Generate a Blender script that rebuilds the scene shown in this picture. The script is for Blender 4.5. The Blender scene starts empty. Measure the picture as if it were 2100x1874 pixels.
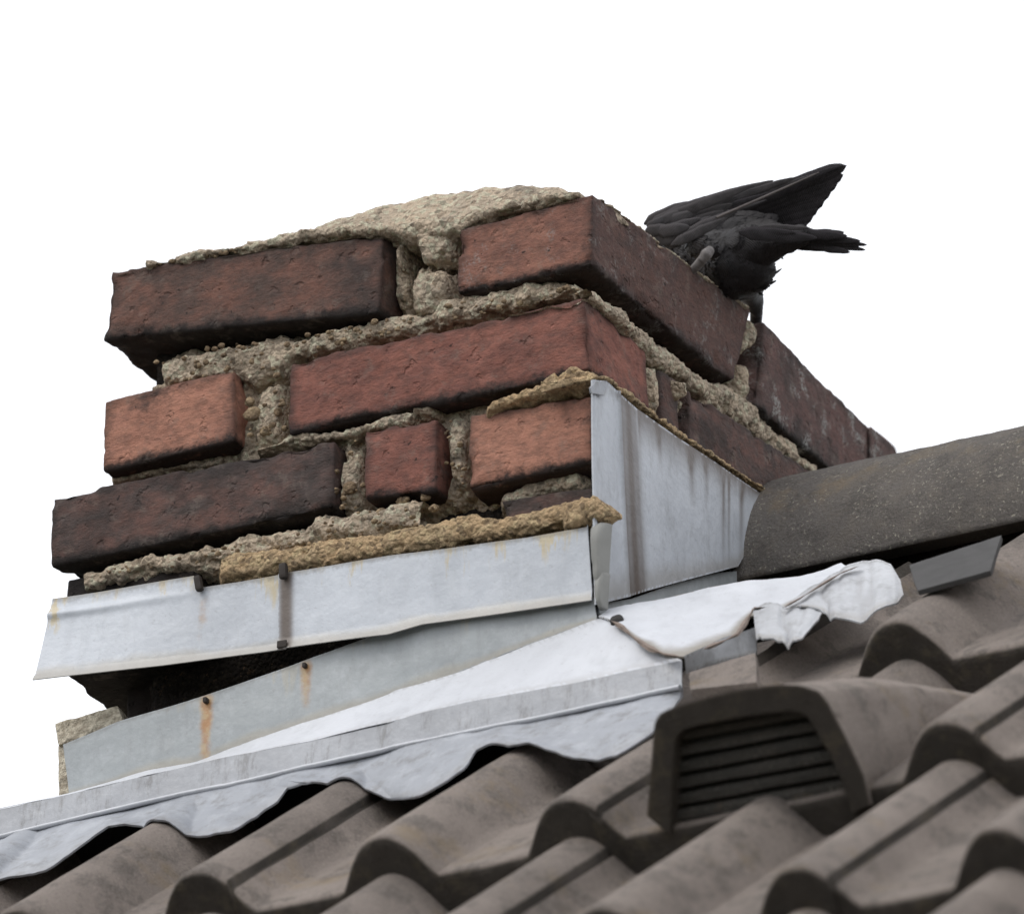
import bpy, bmesh, math, random
import numpy as np
from math import sin, cos, radians, pi
from mathutils import Vector, Matrix

# ------------------------------------------------------------------ camera
random.seed(7); rng = np.random.default_rng(7)
sc = bpy.context.scene
col = sc.collection
TH, PI_, DIST, FPX = radians(27), radians(25), 9.0, 28700.0     # yaw, pitch, metres, focal length in photo pixels
DV = np.array([-sin(TH)*cos(PI_), cos(TH)*cos(PI_), sin(PI_)])
RV = np.array([cos(TH), sin(TH), 0.0])
UV = np.cross(RV, DV)
S_ = FPX/DIST
P0 = -RV*165/S_ - UV*540/S_
CAM = P0 - DV*DIST
cd = bpy.data.cameras.new('camera'); cam = bpy.data.objects.new('camera', cd); col.objects.link(cam)
cd.sensor_width = 36.0; cd.lens = 36.0*FPX/2100.0
cd.clip_start = 0.5; cd.clip_end = 5000
cd.dof.use_dof = True; cd.dof.focus_distance = 9.02; cd.dof.aperture_fstop = cd.lens/1000/0.046
cam.matrix_world = Matrix(((RV[0], UV[0], -DV[0], CAM[0]), (RV[1], UV[1], -DV[1], CAM[1]), (RV[2], UV[2], -DV[2], CAM[2]), (0, 0, 0, 1)))
sc.camera = cam
# ------------------------------------------------------------------ sky, sun, exposure
w = bpy.data.worlds.new('World'); sc.world = w; w.use_nodes = True
nt = w.node_tree; nt.nodes.clear()
out = nt.nodes.new('ShaderNodeOutputWorld'); bg = nt.nodes.new('ShaderNodeBackground')
sky = nt.nodes.new('ShaderNodeTexSky'); sky.sky_type = 'NISHITA'; sky.sun_disc = False
SUN_EL, SUN_AZ = radians(52), radians(-35)      # azimuth measured from -Y towards +X
sky.sun_elevation = SUN_EL; sky.sun_rotation = radians(180)-SUN_AZ
sky.dust_density = 4.0
bg.inputs['Strength'].default_value = 0.1
cl = nt.nodes.new('ShaderNodeMix'); cl.data_type = 'RGBA'; cl.inputs['Factor'].default_value = 0.93   # closed white cloud cover
cl.inputs['B'].default_value = (11.6, 11.8, 12.3, 1)
nt.links.new(sky.outputs[0], cl.inputs['A']); nt.links.new(cl.outputs['Result'], bg.inputs['Color'])
nt.links.new(bg.outputs[0], out.inputs[0])
sd = bpy.data.lights.new('sun', 'SUN'); sd.energy = 0.85; sd.angle = radians(22); sd.color = (1, .96, .9)
sun = bpy.data.objects.new('sun', sd); col.objects.link(sun)
sdir = Vector((sin(SUN_AZ)*cos(SUN_EL), -cos(SUN_AZ)*cos(SUN_EL), sin(SUN_EL)))   # towards the sun
sun.rotation_euler = sdir.to_track_quat('Z', 'Y').to_euler()
sc.view_settings.view_transform = 'Standard'; sc.view_settings.look = 'None'
sc.view_settings.exposure = 0.30; sc.view_settings.gamma = 1.0; sc.view_settings.use_curve_mapping = False

# ------------------------------------------------------------------ measuring: sight line of a photo point met with a real plane
def ray(p):
    d = DV*FPX + RV*(p[0]-1050) - UV*(p[1]-937)
    return d/np.linalg.norm(d)
def on(p, pt, n):
    d = ray(p); t = np.dot(np.array(pt)-CAM, n)/np.dot(d, n); return CAM + d*t
def F(p, y=0.0): return on(p, (0, y, 0), np.array([0, 1., 0]))
def S(p, x=0.0): return on(p, (x, 0, 0), np.array([1., 0, 0]))
def C1(x, y): return (50+x*.4945, 350+y*.4945)
def C2(x, y): return (750+x*.4945, 350+y*.4945)
def C3(x, y): return (1250+x*.2941, 300+y*.2941)
def C4(x, y): return (x*.4253, 1100+y*.4253)
def C5(x, y): return (700+x*.4253, 1100+y*.4253)
def C6(x, y): return (1300+x*.4253, 1100+y*.4253)
def C7(x, y): return (1400+x*.3846, 750+y*.3846)
E_, W_, U0, V0, LIFT = .2682, .1269, -.1417, -.3333, .0265        #
def hump(q): return .031*np.clip(1-np.abs(q/.0330)**2.3, 0, 1)**1.25*.94 - .031 + .002*np.exp(-(q/.03)**2)
# tile gauge, roll spacing, origin, butt lift
# roof frame
RA = radians(40.5); ROOF0 = np.array([0, 0, -.355])
RX = np.array([1., 0, 0]); RU = np.array([0, cos(RA), sin(RA)]); RN = np.array([0, -sin(RA), cos(RA)])
def R(u, v, h=0.0): return ROOF0 + RX*u + RU*v + RN*h
def onroof(p, h=0.0): return on(p, ROOF0+RN*h, RN)

# ------------------------------------------------------------------ noise
def hsh(ix, iy, iz, k=0):
    n = (ix.astype(np.int64)*374761393 + iy.astype(np.int64)*668265263 + iz.astype(np.int64)*2147483647 + k*1274126177) & 0xffffffff
    n = ((n ^ (n >> 13))*1274126177) & 0xffffffff
    n = ((n ^ (n >> 16))*2246822519) & 0xffffffff
    return ((n ^ (n >> 15)) & 0xffffff)/float(0xffffff)
def vnoise(P, k=0):
    I = np.floor(P); f = P-I; f = f*f*f*(f*(f*6-15)+10); I = I.astype(np.int64)
    r = 0
    for dx in (0, 1):
        for dy in (0, 1):
            for dz in (0, 1):
                wgt = (f[..., 0] if dx else 1-f[..., 0])*(f[..., 1] if dy else 1-f[..., 1])*(f[..., 2] if dz else 1-f[..., 2])
                r = r + wgt*hsh(I[..., 0]+dx, I[..., 1]+dy, I[..., 2]+dz, k)
    return r*2-1
def fbm(P, scale, octv=4, k=0):
    r = 0; a = 1.0; s = scale
    for o in range(octv):
        r = r + a*vnoise(P*s + 17.3*o, k+o); a *= .5; s *= 2.03
    return r/1.6
def worley(P, scale, k=0):
    Q = P*scale; I = np.floor(Q).astype(np.int64); best = np.full(P.shape[:-1], 9.0)
    for dx in (-1, 0, 1):
        for dy in (-1, 0, 1):
            for dz in (-1, 0, 1):
                c = [I[..., 0]+dx, I[..., 1]+dy, I[..., 2]+dz]
                d = 0
                for ax in range(3):
                    d = d + (c[ax]+hsh(c[0], c[1], c[2], k+ax+5)-Q[..., ax])**2
                best = np.minimum(best, d)
    return np.sqrt(best)

# ------------------------------------------------------------------ mesh helpers
def tag(o, label=None, cat=None, group=None, kind=None):
    if label: o['label'] = label
    if cat: o['category'] = cat
    if group: o['group'] = group
    if kind: o['kind'] = kind
    return o
def empty(name, loc, label, cat, group=None):
    o = bpy.data.objects.new(name, None); col.objects.link(o); o.location = loc; o.empty_display_size = .05
    return tag(o, label, cat, group)
class MB:
    def __init__(s): s.v = []; s.f = []; s.n = 0; s.at = {}
    def add(s, V, Fc, **at):
        V = np.asarray(V, float).reshape(-1, 3); s.v.append(V); Fc = [tuple(int(i)+s.n for i in f) for f in Fc]; s.f += Fc
        for k in set(list(at)+list(s.at)):
            s.at.setdefault(k, [np.zeros(s.n)])
            a = at.get(k); s.at[k].append(np.zeros(len(V)) if a is None else np.broadcast_to(np.asarray(a, float).ravel(), (len(V),)))
        s.n += len(V)
    def grid(s, G, flip=False, wrap=False, **at):
        n, m = G.shape[:2]; idx = np.arange(n*m).reshape(n, m)
        if wrap: idx = np.concatenate([idx, idx[:, :1]], 1)
        a, b, c, d = idx[:-1, :-1], idx[1:, :-1], idx[1:, 1:], idx[:-1, 1:]
        q = np.stack([a, d, c, b] if flip else [a, b, c, d], -1).reshape(-1, 4)
        s.add(G.reshape(-1, 3), q.tolist(), **at)
    def build(s, name, mat, parent=None, smooth=True, weld=0.0, fixn=False):
        V = np.concatenate(s.v); me = bpy.data.meshes.new(name)
        off = np.array(parent_loc(parent)) if parent is not None else np.zeros(3)
        me.from_pydata((V-off).tolist(), [], s.f)
        for k, a in s.at.items():
            at = me.attributes.new(k, 'FLOAT', 'POINT'); at.data.foreach_set('value', np.concatenate(a).astype(np.float32))
        if weld or fixn:
            bm = bmesh.new(); bm.from_mesh(me)
            if weld: bmesh.ops.remove_doubles(bm, verts=bm.verts, dist=weld)
            if fixn or weld == .00001: bmesh.ops.recalc_face_normals(bm, faces=bm.faces)
            bm.to_mesh(me); bm.free()
        me.materials.append(mat)
        if smooth: me.polygons.foreach_set('use_smooth', [True]*len(me.polygons))
        if weld == .00001: me.set_sharp_from_angle(angle=radians(55))
        me.update()
        o = bpy.data.objects.new(name, me); col.objects.link(o)
        if parent is not None: o.parent = parent
        return o
LOCS = {}
def parent_loc(p):
    l = np.array(p.location)
    if p.parent: l = l + parent_loc(p.parent)
    return l

def hexa(P8, res, rad, amp, chip=0.0, k=0, grain=0.0, pit=0.0):
    """rounded, worn block. P8[a][b][c] corners (a left-right, b front-back, c bottom-top). returns list of (grid, attrs)"""
    P8 = np.array(P8, float)
    L = [np.linalg.norm(P8[1]-P8[0], axis=-1).mean(), np.linalg.norm(P8[:, 1]-P8[:, 0], axis=-1).mean(), np.linalg.norm(P8[:, :, 1]-P8[:, :, 0], axis=-1).mean()]
    L = np.array(L); N = [max(2, int(l/res)) for l in L]
    outl = []
    for ax in range(3):
        o1, o2 = [i for i in range(3) if i != ax]
        for side in (0, 1):
            s1 = np.linspace(0, 1, N[o1]+1); s2 = np.linspace(0, 1, N[o2]+1)
            A = np.zeros((N[o1]+1, N[o2]+1, 3)); A[..., o1] = s1[:, None]; A[..., o2] = s2[None, :]; A[..., ax] = side
            q = A*L
            Wc = ((1-A[..., 0:1]), A[..., 0:1]); Wb = ((1-A[..., 1:2]), A[..., 1:2]); Wz = ((1-A[..., 2:3]), A[..., 2:3])
            W0 = sum(Wc[i]*Wb[j]*Wz[m]*P8[i][j][m] for i in (0, 1) for j in (0, 1) for m in (0, 1))
            rr = rad*(1+.6*fbm(W0, 45, 2, k))[..., None]
            rr = np.clip(rr, .0006, L.min()*.45)
            inner = np.clip(q, rr, L-rr); d = q-inner; nl = np.linalg.norm(d, axis=-1, keepdims=True)
            nrm = d/np.maximum(nl, 1e-9)
            pn = inner + nrm*rr
            ed = np.sort(np.minimum(q, L-q), axis=-1)[..., 1]         # distance to the nearest edge
            disp = amp*(1.3*fbm(W0, 28, 3, k) + .55*fbm(W0, 150, 3, k+9))
            if pit: disp = disp - pit*np.clip(.30-worley(W0, 95, k), 0, 1)*2.5
            if chip:
                c = np.clip(fbm(W0, 38, 3, k+20)-.18, 0, 1)*2.2
                disp = disp - chip*c*np.exp(-ed/.006) - chip*.35*np.clip(fbm(W0, 90, 2, k+31), 0, 1)*np.exp(-ed/.003)
            if grain: disp = disp + grain*(.55-worley(W0, 1/.0045, k+3))
            pn = pn + nrm*disp[..., None]
            t = pn/L; Wc = ((1-t[..., 0:1]), t[..., 0:1]); Wb = ((1-t[..., 1:2]), t[..., 1:2]); Wz = ((1-t[..., 2:3]), t[..., 2:3])
            W = sum(Wc[i]*Wb[j]*Wz[m]*P8[i][j][m] for i in (0, 1) for j in (0, 1) for m in (0, 1))
            sd_ = np.full(ed.shape, 1.0 if (ax == 0 and side == 1) else 0.0)
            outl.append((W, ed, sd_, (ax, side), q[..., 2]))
    return outl
def hex_into(mb, P8, **kw):
    flips = {(0, 0): False, (0, 1): True, (1, 0): True, (1, 1): False, (2, 0): False, (2, 1): True}
    for W, ed, sd_, key, dn in hexa(P8, **kw):
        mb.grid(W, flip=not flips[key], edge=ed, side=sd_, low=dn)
def box8(front4, depth):
    """front4 = TL,TR,BR,BL world points; depth vector"""
    TL, TR, BR, BL = [np.array(p) for p in front4]; D = np.array(depth)
    return [[[BL, TL], [BL+D, TL+D]], [[BR, TR], [BR+D, TR+D]]]
def resample(pts, n):
    pts = np.array(pts, float); d = np.r_[0, np.cumsum(np.linalg.norm(np.diff(pts, axis=0), axis=1))]; s = np.linspace(0, d[-1], n)
    return np.stack([np.interp(s, d, pts[:, i]) for i in range(pts.shape[1])], 1)
def strip(mb, top, bot, plane, f, b, amp=.003, grain=.0015, lump=.002, res=.0014, k=0, ends=(1, 1), **at):
    """rough mortar strip between two photo polylines lying in plane F (y=f) or S (x=f), running back to b"""
    fn = F if plane == 'F' else S; ax = 1 if plane == 'F' else 0
    T = np.array([fn(p, f) for p in top]); B = np.array([fn(p, f) for p in bot])
    Ln = max(np.linalg.norm(np.diff(T, axis=0), axis=1).sum(), np.linalg.norm(np.diff(B, axis=0), axis=1).sum())
    n = max(8, int(Ln/res))
    def byx(P):
        x = np.array([q[0] for q in P]) if plane == 'F' else np.array([q[1] for q in P]); P = np.array(P)
        if np.all(np.diff(x) > 0):
            f_ = (x-x[0])/(x[-1]-x[0]); u = np.linspace(0, 1, n); return np.stack([np.interp(u, f_, P[:, i]) for i in range(3)], 1)
        return resample(P, n)
    T = byx(T); B = byx(B)
    hgt = np.linalg.norm(T-B, axis=1).mean(); m = max(10, int((hgt+abs(f-b))/res))
    ph = np.linspace(0, pi, m); c = np.cos(ph); t = .5-.5*np.sign(c)*np.abs(c)**.6; dp = np.abs(np.sin(ph))**.45
    s = np.linspace(0, 1, n)*Ln; e = np.ones(n); r_ = min(.012, Ln*.3)
    if ends[0]: e *= np.clip(s/r_, 0, 1)**.5
    if ends[1]: e *= np.clip((Ln-s)/r_, 0, 1)**.5
    G = B[:, None]*(1-t)[None, :, None] + T[:, None]*t[None, :, None]
    d = dp[None, :]*e[:, None]
    G[..., ax] = b + (f-b)*d
    N = amp*1.1*fbm(G, 55, 5, k) + lump*.6*(.6-worley(G, 1/.014, k)) + grain*1.3*(.55-worley(G, 1/.0048, k+2)) + grain*.6*(.5-worley(G, 1/.0030, k+4)) - .004*np.clip(fbm(G, 90, 3, k+7)-.25, 0, 1)*2
    sg = 1 if f > b else -1
    G[..., ax] += sg*N*np.clip(d*1.5, 0, 1)
    G[..., 2] += (N*1.2*(2*t-1)[None, :])
    mb.grid(G, flip=True, **at)

# ------------------------------------------------------------------ materials
class NT:
    def __init__(s, name):
        s.m = bpy.data.materials.new(name); s.m.use_nodes = True; s.t = s.m.node_tree; s.b = s.t.nodes['Principled BSDF']
        s.pos = s.n('ShaderNodeNewGeometry').outputs['Position']
    def n(s, t, **kw):
        x = s.t.nodes.new(t)
        for k, v in kw.items(): setattr(x, k, v)
        return x
    def l(s, a, b): s.t.links.new(a, b)
    def set(s, i, v):
        if hasattr(v, 'is_linked') or hasattr(v, 'links'): s.l(v, i)
        else: i.default_value = v
    def noise(s, scale, detail=4, rough=.55, stretch=None, vec=None, off=0):
        x = s.n('ShaderNodeTexNoise'); x.inputs['Scale'].default_value = scale; x.inputs['Detail'].default_value = detail; x.inputs['Roughness'].default_value = rough
        v = vec or s.pos
        mp = s.n('ShaderNodeMapping'); mp.inputs['Location'].default_value = (off, off*.7, off*1.3)
        if stretch: mp.inputs['Scale'].default_value = stretch
        s.l(v, mp.inputs[0]); s.l(mp.outputs[0], x.inputs['Vector']); return x.outputs['Fac']
    def vor(s, scale, feat='F1', out='Distance'):
        x = s.n('ShaderNodeTexVoronoi'); x.feature = feat; x.inputs['Scale'].default_value = scale; s.l(s.pos, x.inputs['Vector']); return x.outputs[out]
    def ramp(s, v, a, b, inv=False):
        x = s.n('ShaderNodeMapRange'); x.interpolation_type = 'SMOOTHSTEP'
        s.l(v, x.inputs['Value']); x.inputs['From Min'].default_value = a; x.inputs['From Max'].default_value = b
        if inv: x.inputs['To Min'].default_value = 1; x.inputs['To Max'].default_value = 0
        return x.outputs[0]
    def math(s, op, a, b=0.0):
        x = s.n('ShaderNodeMath', operation=op); s.set(x.inputs[0], a); s.set(x.inputs[1], b); return x.outputs[0]
    def mix(s, f, a, b, mode='MIX'):
        x = s.n('ShaderNodeMix'); x.data_type = 'RGBA'; x.blend_type = mode
        s.set(x.inputs['Factor'], f)
        for i, v in (('A', a), ('B', b)):
            if isinstance(v, tuple): x.inputs[i].default_value = (*v, 1)
            else: s.l(v, x.inputs[i])
        return x.outputs['Result']
    def attr(s, name): x = s.n('ShaderNodeAttribute'); x.attribute_name = name; return x.outputs['Fac']
    def rnd(s): return s.n('ShaderNodeObjectInfo').outputs['Random']
    def bump(s, h, st, dist, prev=None):
        x = s.n('ShaderNodeBump'); x.inputs['Strength'].default_value = st; x.inputs['Distance'].default_value = dist; s.l(h, x.inputs['Height'])
        if prev is not None: s.l(prev, x.inputs['Normal'])
        return x.outputs[0]
    def fin(s, colr, rough=.9, normal=None, spec=.3, metal=0.0):
        if isinstance(colr, tuple): s.b.inputs['Base Color'].default_value = (*colr, 1)
        else: s.l(colr, s.b.inputs['Base Color'])
        s.set(s.b.inputs['Roughness'], rough); s.b.inputs['Specular IOR Level'].default_value = spec; s.b.inputs['Metallic'].default_value = metal
        if normal is not None: s.l(normal, s.b.inputs['Normal'])
        return s.m

def brick_mat(name, base, alt, soot=.45, lichen=0.0, sidedirt=0.0):
    t = NT(name)
    c = t.mix(t.ramp(t.noise(32, 5, .6, (1, 1, 1.7)), .35, .65), base, alt)
    c = t.mix(t.math('MULTIPLY', t.ramp(t.noise(260, 3, .6, (1, 1, 3)), .5, .75), .35), c, tuple(x*.55 for x in base))
    c = t.mix(t.math('MULTIPLY', t.ramp(t.noise(420, 2), .6, .8), .25), c, tuple(min(1, x*1.5+.03) for x in base))
    sm = t.math('MULTIPLY', t.ramp(t.noise(24, 5, .65, off=3), .62-soot*.3, .80-soot*.2), .85)
    c = t.mix(sm, c, (.045, .038, .036))
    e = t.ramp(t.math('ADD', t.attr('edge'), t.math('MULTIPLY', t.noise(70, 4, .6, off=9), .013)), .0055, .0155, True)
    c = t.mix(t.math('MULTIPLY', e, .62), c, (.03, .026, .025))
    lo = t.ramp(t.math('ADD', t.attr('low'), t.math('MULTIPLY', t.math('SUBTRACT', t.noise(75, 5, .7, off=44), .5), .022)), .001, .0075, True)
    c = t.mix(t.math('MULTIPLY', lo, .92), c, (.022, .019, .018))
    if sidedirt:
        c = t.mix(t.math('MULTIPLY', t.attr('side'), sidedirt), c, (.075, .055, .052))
    if lichen:
        lf = t.math('MULTIPLY', t.ramp(t.noise(40, 6, .75, off=5), .52, .66), lichen)
        c = t.mix(t.math('MULTIPLY', lf, t.ramp(t.noise(500, 2), .4, .55)), c, (.36, .36, .34))
    spots = t.ramp(t.noise(170, 2, .5, off=8), .69, .74)
    c = t.mix(t.math('MULTIPLY', spots, .8), c, (.02, .018, .018))
    mot = t.ramp(t.noise(95, 6, .75, (1, 1, 1.6), off=14), .42, .62)
    c = t.mix(t.math('MULTIPLY', mot, .38), c, (.055, .048, .045))
    c = t.mix(t.math('MULTIPLY', t.ramp(t.noise(60, 5, .7, off=21), .54, .68), .28), c, (.24, .20, .17))
    h = t.math('ADD', t.noise(190, 6, .72, (1, 1, 1.8)), t.math('MULTIPLY', t.ramp(t.noise(90, 3, .5, off=4), .60, .70), -.9))
    return t.fin(c, .92, t.bump(h, .8, .0028), .2)
M = {}
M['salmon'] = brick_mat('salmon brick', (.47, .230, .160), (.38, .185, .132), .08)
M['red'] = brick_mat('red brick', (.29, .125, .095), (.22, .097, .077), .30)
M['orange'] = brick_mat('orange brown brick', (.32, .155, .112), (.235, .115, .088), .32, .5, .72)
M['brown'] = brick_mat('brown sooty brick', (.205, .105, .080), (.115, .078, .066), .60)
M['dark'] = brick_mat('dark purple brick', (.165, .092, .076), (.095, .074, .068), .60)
M['black'] = brick_mat('shade black brick', (.04, .03, .028), (.02, .018, .018), .8)  # near black: the dark under the cover strip put into the colour
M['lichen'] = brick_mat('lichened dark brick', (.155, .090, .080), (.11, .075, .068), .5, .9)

def mortar_mat(name, a, b, dark, dk):
    t = NT(name)
    c = t.mix(t.ramp(t.noise(45, 5, .6), .38, .62), a, b)
    v = t.vor(300, 'F1', 'Color')
    sep = t.n('ShaderNodeSeparateColor'); t.l(v, sep.inputs[0])
    c = t.mix(t.math('MULTIPLY', t.ramp(sep.outputs[0], .68, .85), .6), c, tuple(min(.75, x*1.35) for x in a))
    c = t.mix(t.math('MULTIPLY', t.ramp(t.vor(170, 'F1'), .25, .1, False) if False else t.ramp(t.noise(230, 3, .7, off=19), .60, .70), .5), c, (.45, .28, .16))
    c = t.mix(t.math('MULTIPLY', t.ramp(sep.outputs[1], .7, .95), .6), c, (.10, .08, .06))
    c = t.mix(t.math('MULTIPLY', t.ramp(t.noise(700, 2), .35, .7), .35), c, tuple(x*.5 for x in a))
    c = t.mix(t.math('MULTIPLY', t.ramp(t.noise(26, 6, .7, off=6), dk, dk+.14), .75), c, dark)
    g = t.n('ShaderNodeNewGeometry').outputs['Pointiness']
    h = t.math('ADD', t.noise(420, 4, .7), t.math('MULTIPLY', t.vor(330), -.9))
    return t.fin(c, .97, t.bump(h, 1.0, .004), .12)
M['mortar'] = mortar_mat('weathered sandy mortar', (.68, .55, .41), (.52, .43, .33), (.14, .125, .11), .54)
M['sand'] = mortar_mat('fresh yellow mortar', (.62, .44, .26), (.48, .36, .225), (.17, .14, .10), .60)
M['core'] = mortar_mat('shade dark mortar', (.05, .043, .036), (.04, .034, .03), (.03, .026, .024), .4)  # darkened so the gaps it shows through read as deep shade
M['pebble'] = mortar_mat('pebble', (.40, .30, .19), (.28, .20, .13), (.12, .10, .08), .6)

def zinc_mat(name, base, dirt=.35, yellow=0.0, edge_dirt=.5, streak=.35, rust=None):
    t = NT(name)
    st = t.noise(9, 4, .6, (1, 1, .12)); st2 = t.noise(45, 3, .6, (1, 1, .10), off=3)
    c = t.mix(t.ramp(st, .35, .68), base, tuple(x*.84 for x in base))
    c = t.mix(t.math('MULTIPLY', t.ramp(st2, .52, .72), .28), c, tuple(x*.66 for x in base))
    c = t.mix(t.math('MULTIPLY', t.ramp(t.noise(60, 5, .7), .45, .7), .22), c, (.62, .64, .67))
    tv = t.attr('vv')                                            # 0 bottom edge, 1 top edge
    if yellow:
        drip = t.math('MULTIPLY', t.ramp(t.noise(30, 5, .7, (1, 1, .12), off=2), .50, .70), t.ramp(t.noise(150, 4, .7, (1, 1, .2), off=6), .35, .6))
        yf = t.math('MULTIPLY', t.ramp(t.math('ADD', tv, t.math('MULTIPLY', drip, .5)), .93, 1.25), yellow)
        c = t.mix(yf, c, (.50, .41, .24))
        yb = t.math('MULTIPLY', t.ramp(t.math('ADD', tv, t.math('MULTIPLY', t.noise(20, 4, .6, off=30), .35)), .22, .36, True), .4)
        c = t.mix(yb, c, (.47, .42, .32))
    eb = t.ramp(t.math('ADD', tv, t.math('MULTIPLY', t.noise(60, 4, .7, off=12), -.12)), -.03, .12, True)
    c = t.mix(t.math('MULTIPLY', eb, edge_dirt), c, (.26, .235, .20))
    et = t.ramp(t.math('ADD', tv, t.math('MULTIPLY', t.noise(150, 4, .8, off=15), .16)), 1.0, 1.07)
    c = t.mix(t.math('MULTIPLY', et, edge_dirt), c, (.12, .11, .10))
    sc_ = t.math('MULTIPLY', t.ramp(t.noise(18, 6, .8, (1.6, 1, .25), off=51), .52, .66), .17)
    c = t.mix(sc_, c, tuple(x*.62 for x in base))
    c = t.mix(t.math('MULTIPLY', t.ramp(t.noise(230, 3, .7, off=55), .62, .70), .22), c, (.22, .21, .20))
    gr = t.math('MULTIPLY', t.ramp(t.noise(55, 6, .78, (1, 1, streak), off=7), .49, .66), dirt)
    c = t.mix(gr, c, (.16, .155, .15))
    s_ = t.attr('stain')
    c = t.mix(t.math('MULTIPLY', s_, t.ramp(t.noise(60, 3, .6, (1, 1, .06), off=1), .0, .42)), c, (.105, .082, .068))
    r_ = t.attr('rust')
    rf = t.ramp(t.math('ADD', r_, t.math('MULTIPLY', t.math('SUBTRACT', t.noise(95, 5, .75), .5), 1.1)), .15, 1.05)
    c = t.mix(rf, c, t.mix(t.ramp(t.noise(160, 3), .4, .6), (.36, .19, .08), (.42, .29, .15)))
    h = t.math('ADD', t.math('ADD', t.noise(9, 2), t.math('MULTIPLY', t.noise(35, 2), .25)), t.math('MULTIPLY', t.noise(200, 3), .10))
    return t.fin(c, t.math('ADD', .36, t.math('MULTIPLY', t.noise(30, 3), .25)), t.bump(h, .7, .006), .5)
M['zinc'] = zinc_mat('pale weathered zinc', (.51, .54, .585), .10, .8)
M['zinc_side'] = zinc_mat('pale streaked zinc', (.52, .55, .595), .25, .0)
M['zinc_dull'] = zinc_mat('dull grey zinc', (.36, .385, .395), .15, .25, .35)
M['lead'] = zinc_mat('sky lit white lead', (.60, .615, .65), .10, 0, .25)  # whiter than the grey leads: skyward brightness put into the colour
M['lead_grey'] = zinc_mat('mottled grey lead', (.31, .325, .355), .60, 0, .2, 1.0)
M['lead_streak'] = zinc_mat('streaky grey lead', (.36, .37, .395), .70, 0, .35, .22)
M['lead_flap'] = zinc_mat('crumpled dirty lead', (.46, .47, .49), .40, 0, .5, .3)

def tile_mat(name, base, lich=.25):
    t = NT(name)
    rnd = t.rnd()
    c = t.mix(t.ramp(t.noise(10, 5, .6), .35, .65), base, tuple(x*.72 for x in base))
    c = t.mix(t.math('MULTIPLY', t.ramp(t.noise(38, 6, .75, (1, .6, .6), off=3), .48, .62), .55), c, (.085, .078, .070))
    c = t.mix(t.math('MULTIPLY', t.ramp(t.noise(600, 2, .5), .45, .75), .30), c, tuple(x*1.5 for x in base))
    c = t.mix(t.math('MULTIPLY', t.ramp(t.noise(600, 2, .5, off=5), .5, .75), .45), c, tuple(x*.45 for x in base))
    sp = t.math('MULTIPLY', t.ramp(t.noise(420, 3, .65, off=11), .58, .66), t.ramp(t.noise(45, 4, .7, off=40), .40, .60))
    c = t.mix(t.math('MULTIPLY', t.ramp(t.noise(55, 5, .75, off=33), .46, .62), lich*.45), c, (.19, .165, .14))
    c = t.mix(t.math('MULTIPLY', sp, lich*.8), c, (.45, .42, .34))
    c = t.mix(t.math('MULTIPLY', t.ramp(t.noise(16, 4, .7, off=8), .55, .72), .5), c, (.27, .205, .125))
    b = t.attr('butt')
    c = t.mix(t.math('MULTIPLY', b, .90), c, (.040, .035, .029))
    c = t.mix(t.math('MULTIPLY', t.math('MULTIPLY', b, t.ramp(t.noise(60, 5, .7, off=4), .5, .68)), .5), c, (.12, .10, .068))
    hs = t.n('ShaderNodeHueSaturation'); t.l(c, hs.inputs['Color'])
    t.l(t.math('ADD', .88, t.math('MULTIPLY', rnd, .24)), hs.inputs['Value'])
    h = t.math('ADD', t.noise(420, 5, .75), t.math('MULTIPLY', t.noise(60, 4, .6), .8))
    return t.fin(hs.outputs[0], .92, t.bump(h, .9, .0030), .2)
M['tile'] = tile_mat('grey brown concrete tile', (.300, .256, .226))
M['ridge'] = tile_mat('dark lichened concrete ridge', (.165, .150, .137), .9)
def flat(name, c, rough=.8, ns=80, amt=.3, spec=.3):
    t = NT(name); cc = t.mix(t.math('MULTIPLY', t.ramp(t.noise(ns, 4), .35, .7), amt), c, tuple(x*.4 for x in c))
    return t.fin(cc, rough, t.bump(t.noise(ns*3, 3), .3, .001), spec)
M['gap'] = flat('felt and dark hole fill', (.03, .028, .027))  # roof felt, also the black that fills holes and gaps
M['iron'] = flat('rusty dark iron', (.035, .028, .024), .7)
M['mastic'] = flat('grey mastic', (.25, .25, .235), .6, 40, .25)
M['slip'] = flat('grey fibre slip', (.06, .058, .057), .8)
t = NT('roughcast render'); M['render'] = t.fin(t.mix(t.ramp(t.noise(220, 4, .7), .35, .65), (.66, .60, .48), (.36, .31, .24)), .95, t.bump(t.noise(200, 3, .6), 1, .004), .1)
def feather_mat(name, c, amt=.4):
    t = NT(name)
    n = t.noise(120, 3, .6)
    cc = t.mix(t.ramp(n, .3, .7), c, tuple(x*.55 for x in c))
    cc = t.mix(t.ramp(t.attr('q'), .35, .95), cc, tuple(x*1.8 for x in c))
    cc = t.mix(t.ramp(t.attr('q'), -.98, -.5, True), cc, tuple(x*.45 for x in c))
    vn = t.n('ShaderNodeTexWave'); vn.bands_direction = 'DIAGONAL'; vn.inputs['Scale'].default_value = 420; vn.inputs['Distortion'].default_value = 3; t.l(t.pos, vn.inputs['Vector'])
    return t.fin(cc, .55, t.bump(t.math('ADD', vn.outputs['Fac'], t.noise(300, 3)), .35, .0008), .35)
M['plume'] = feather_mat('black plumage', (.022, .020, .022))
M['wing'] = feather_mat('charcoal wing feathers', (.062, .056, .058))
M['wing_dark'] = feather_mat('black flight feathers', (.026, .022, .025))
M['contour'] = feather_mat('contour feathers', (.025, .022, .024))
M['shaft'] = flat('pale feather shaft', (.10, .085, .08), .5)
M['leg'] = flat('grey scaly leg', (.17, .155, .15), .6, 300, .5)

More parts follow.
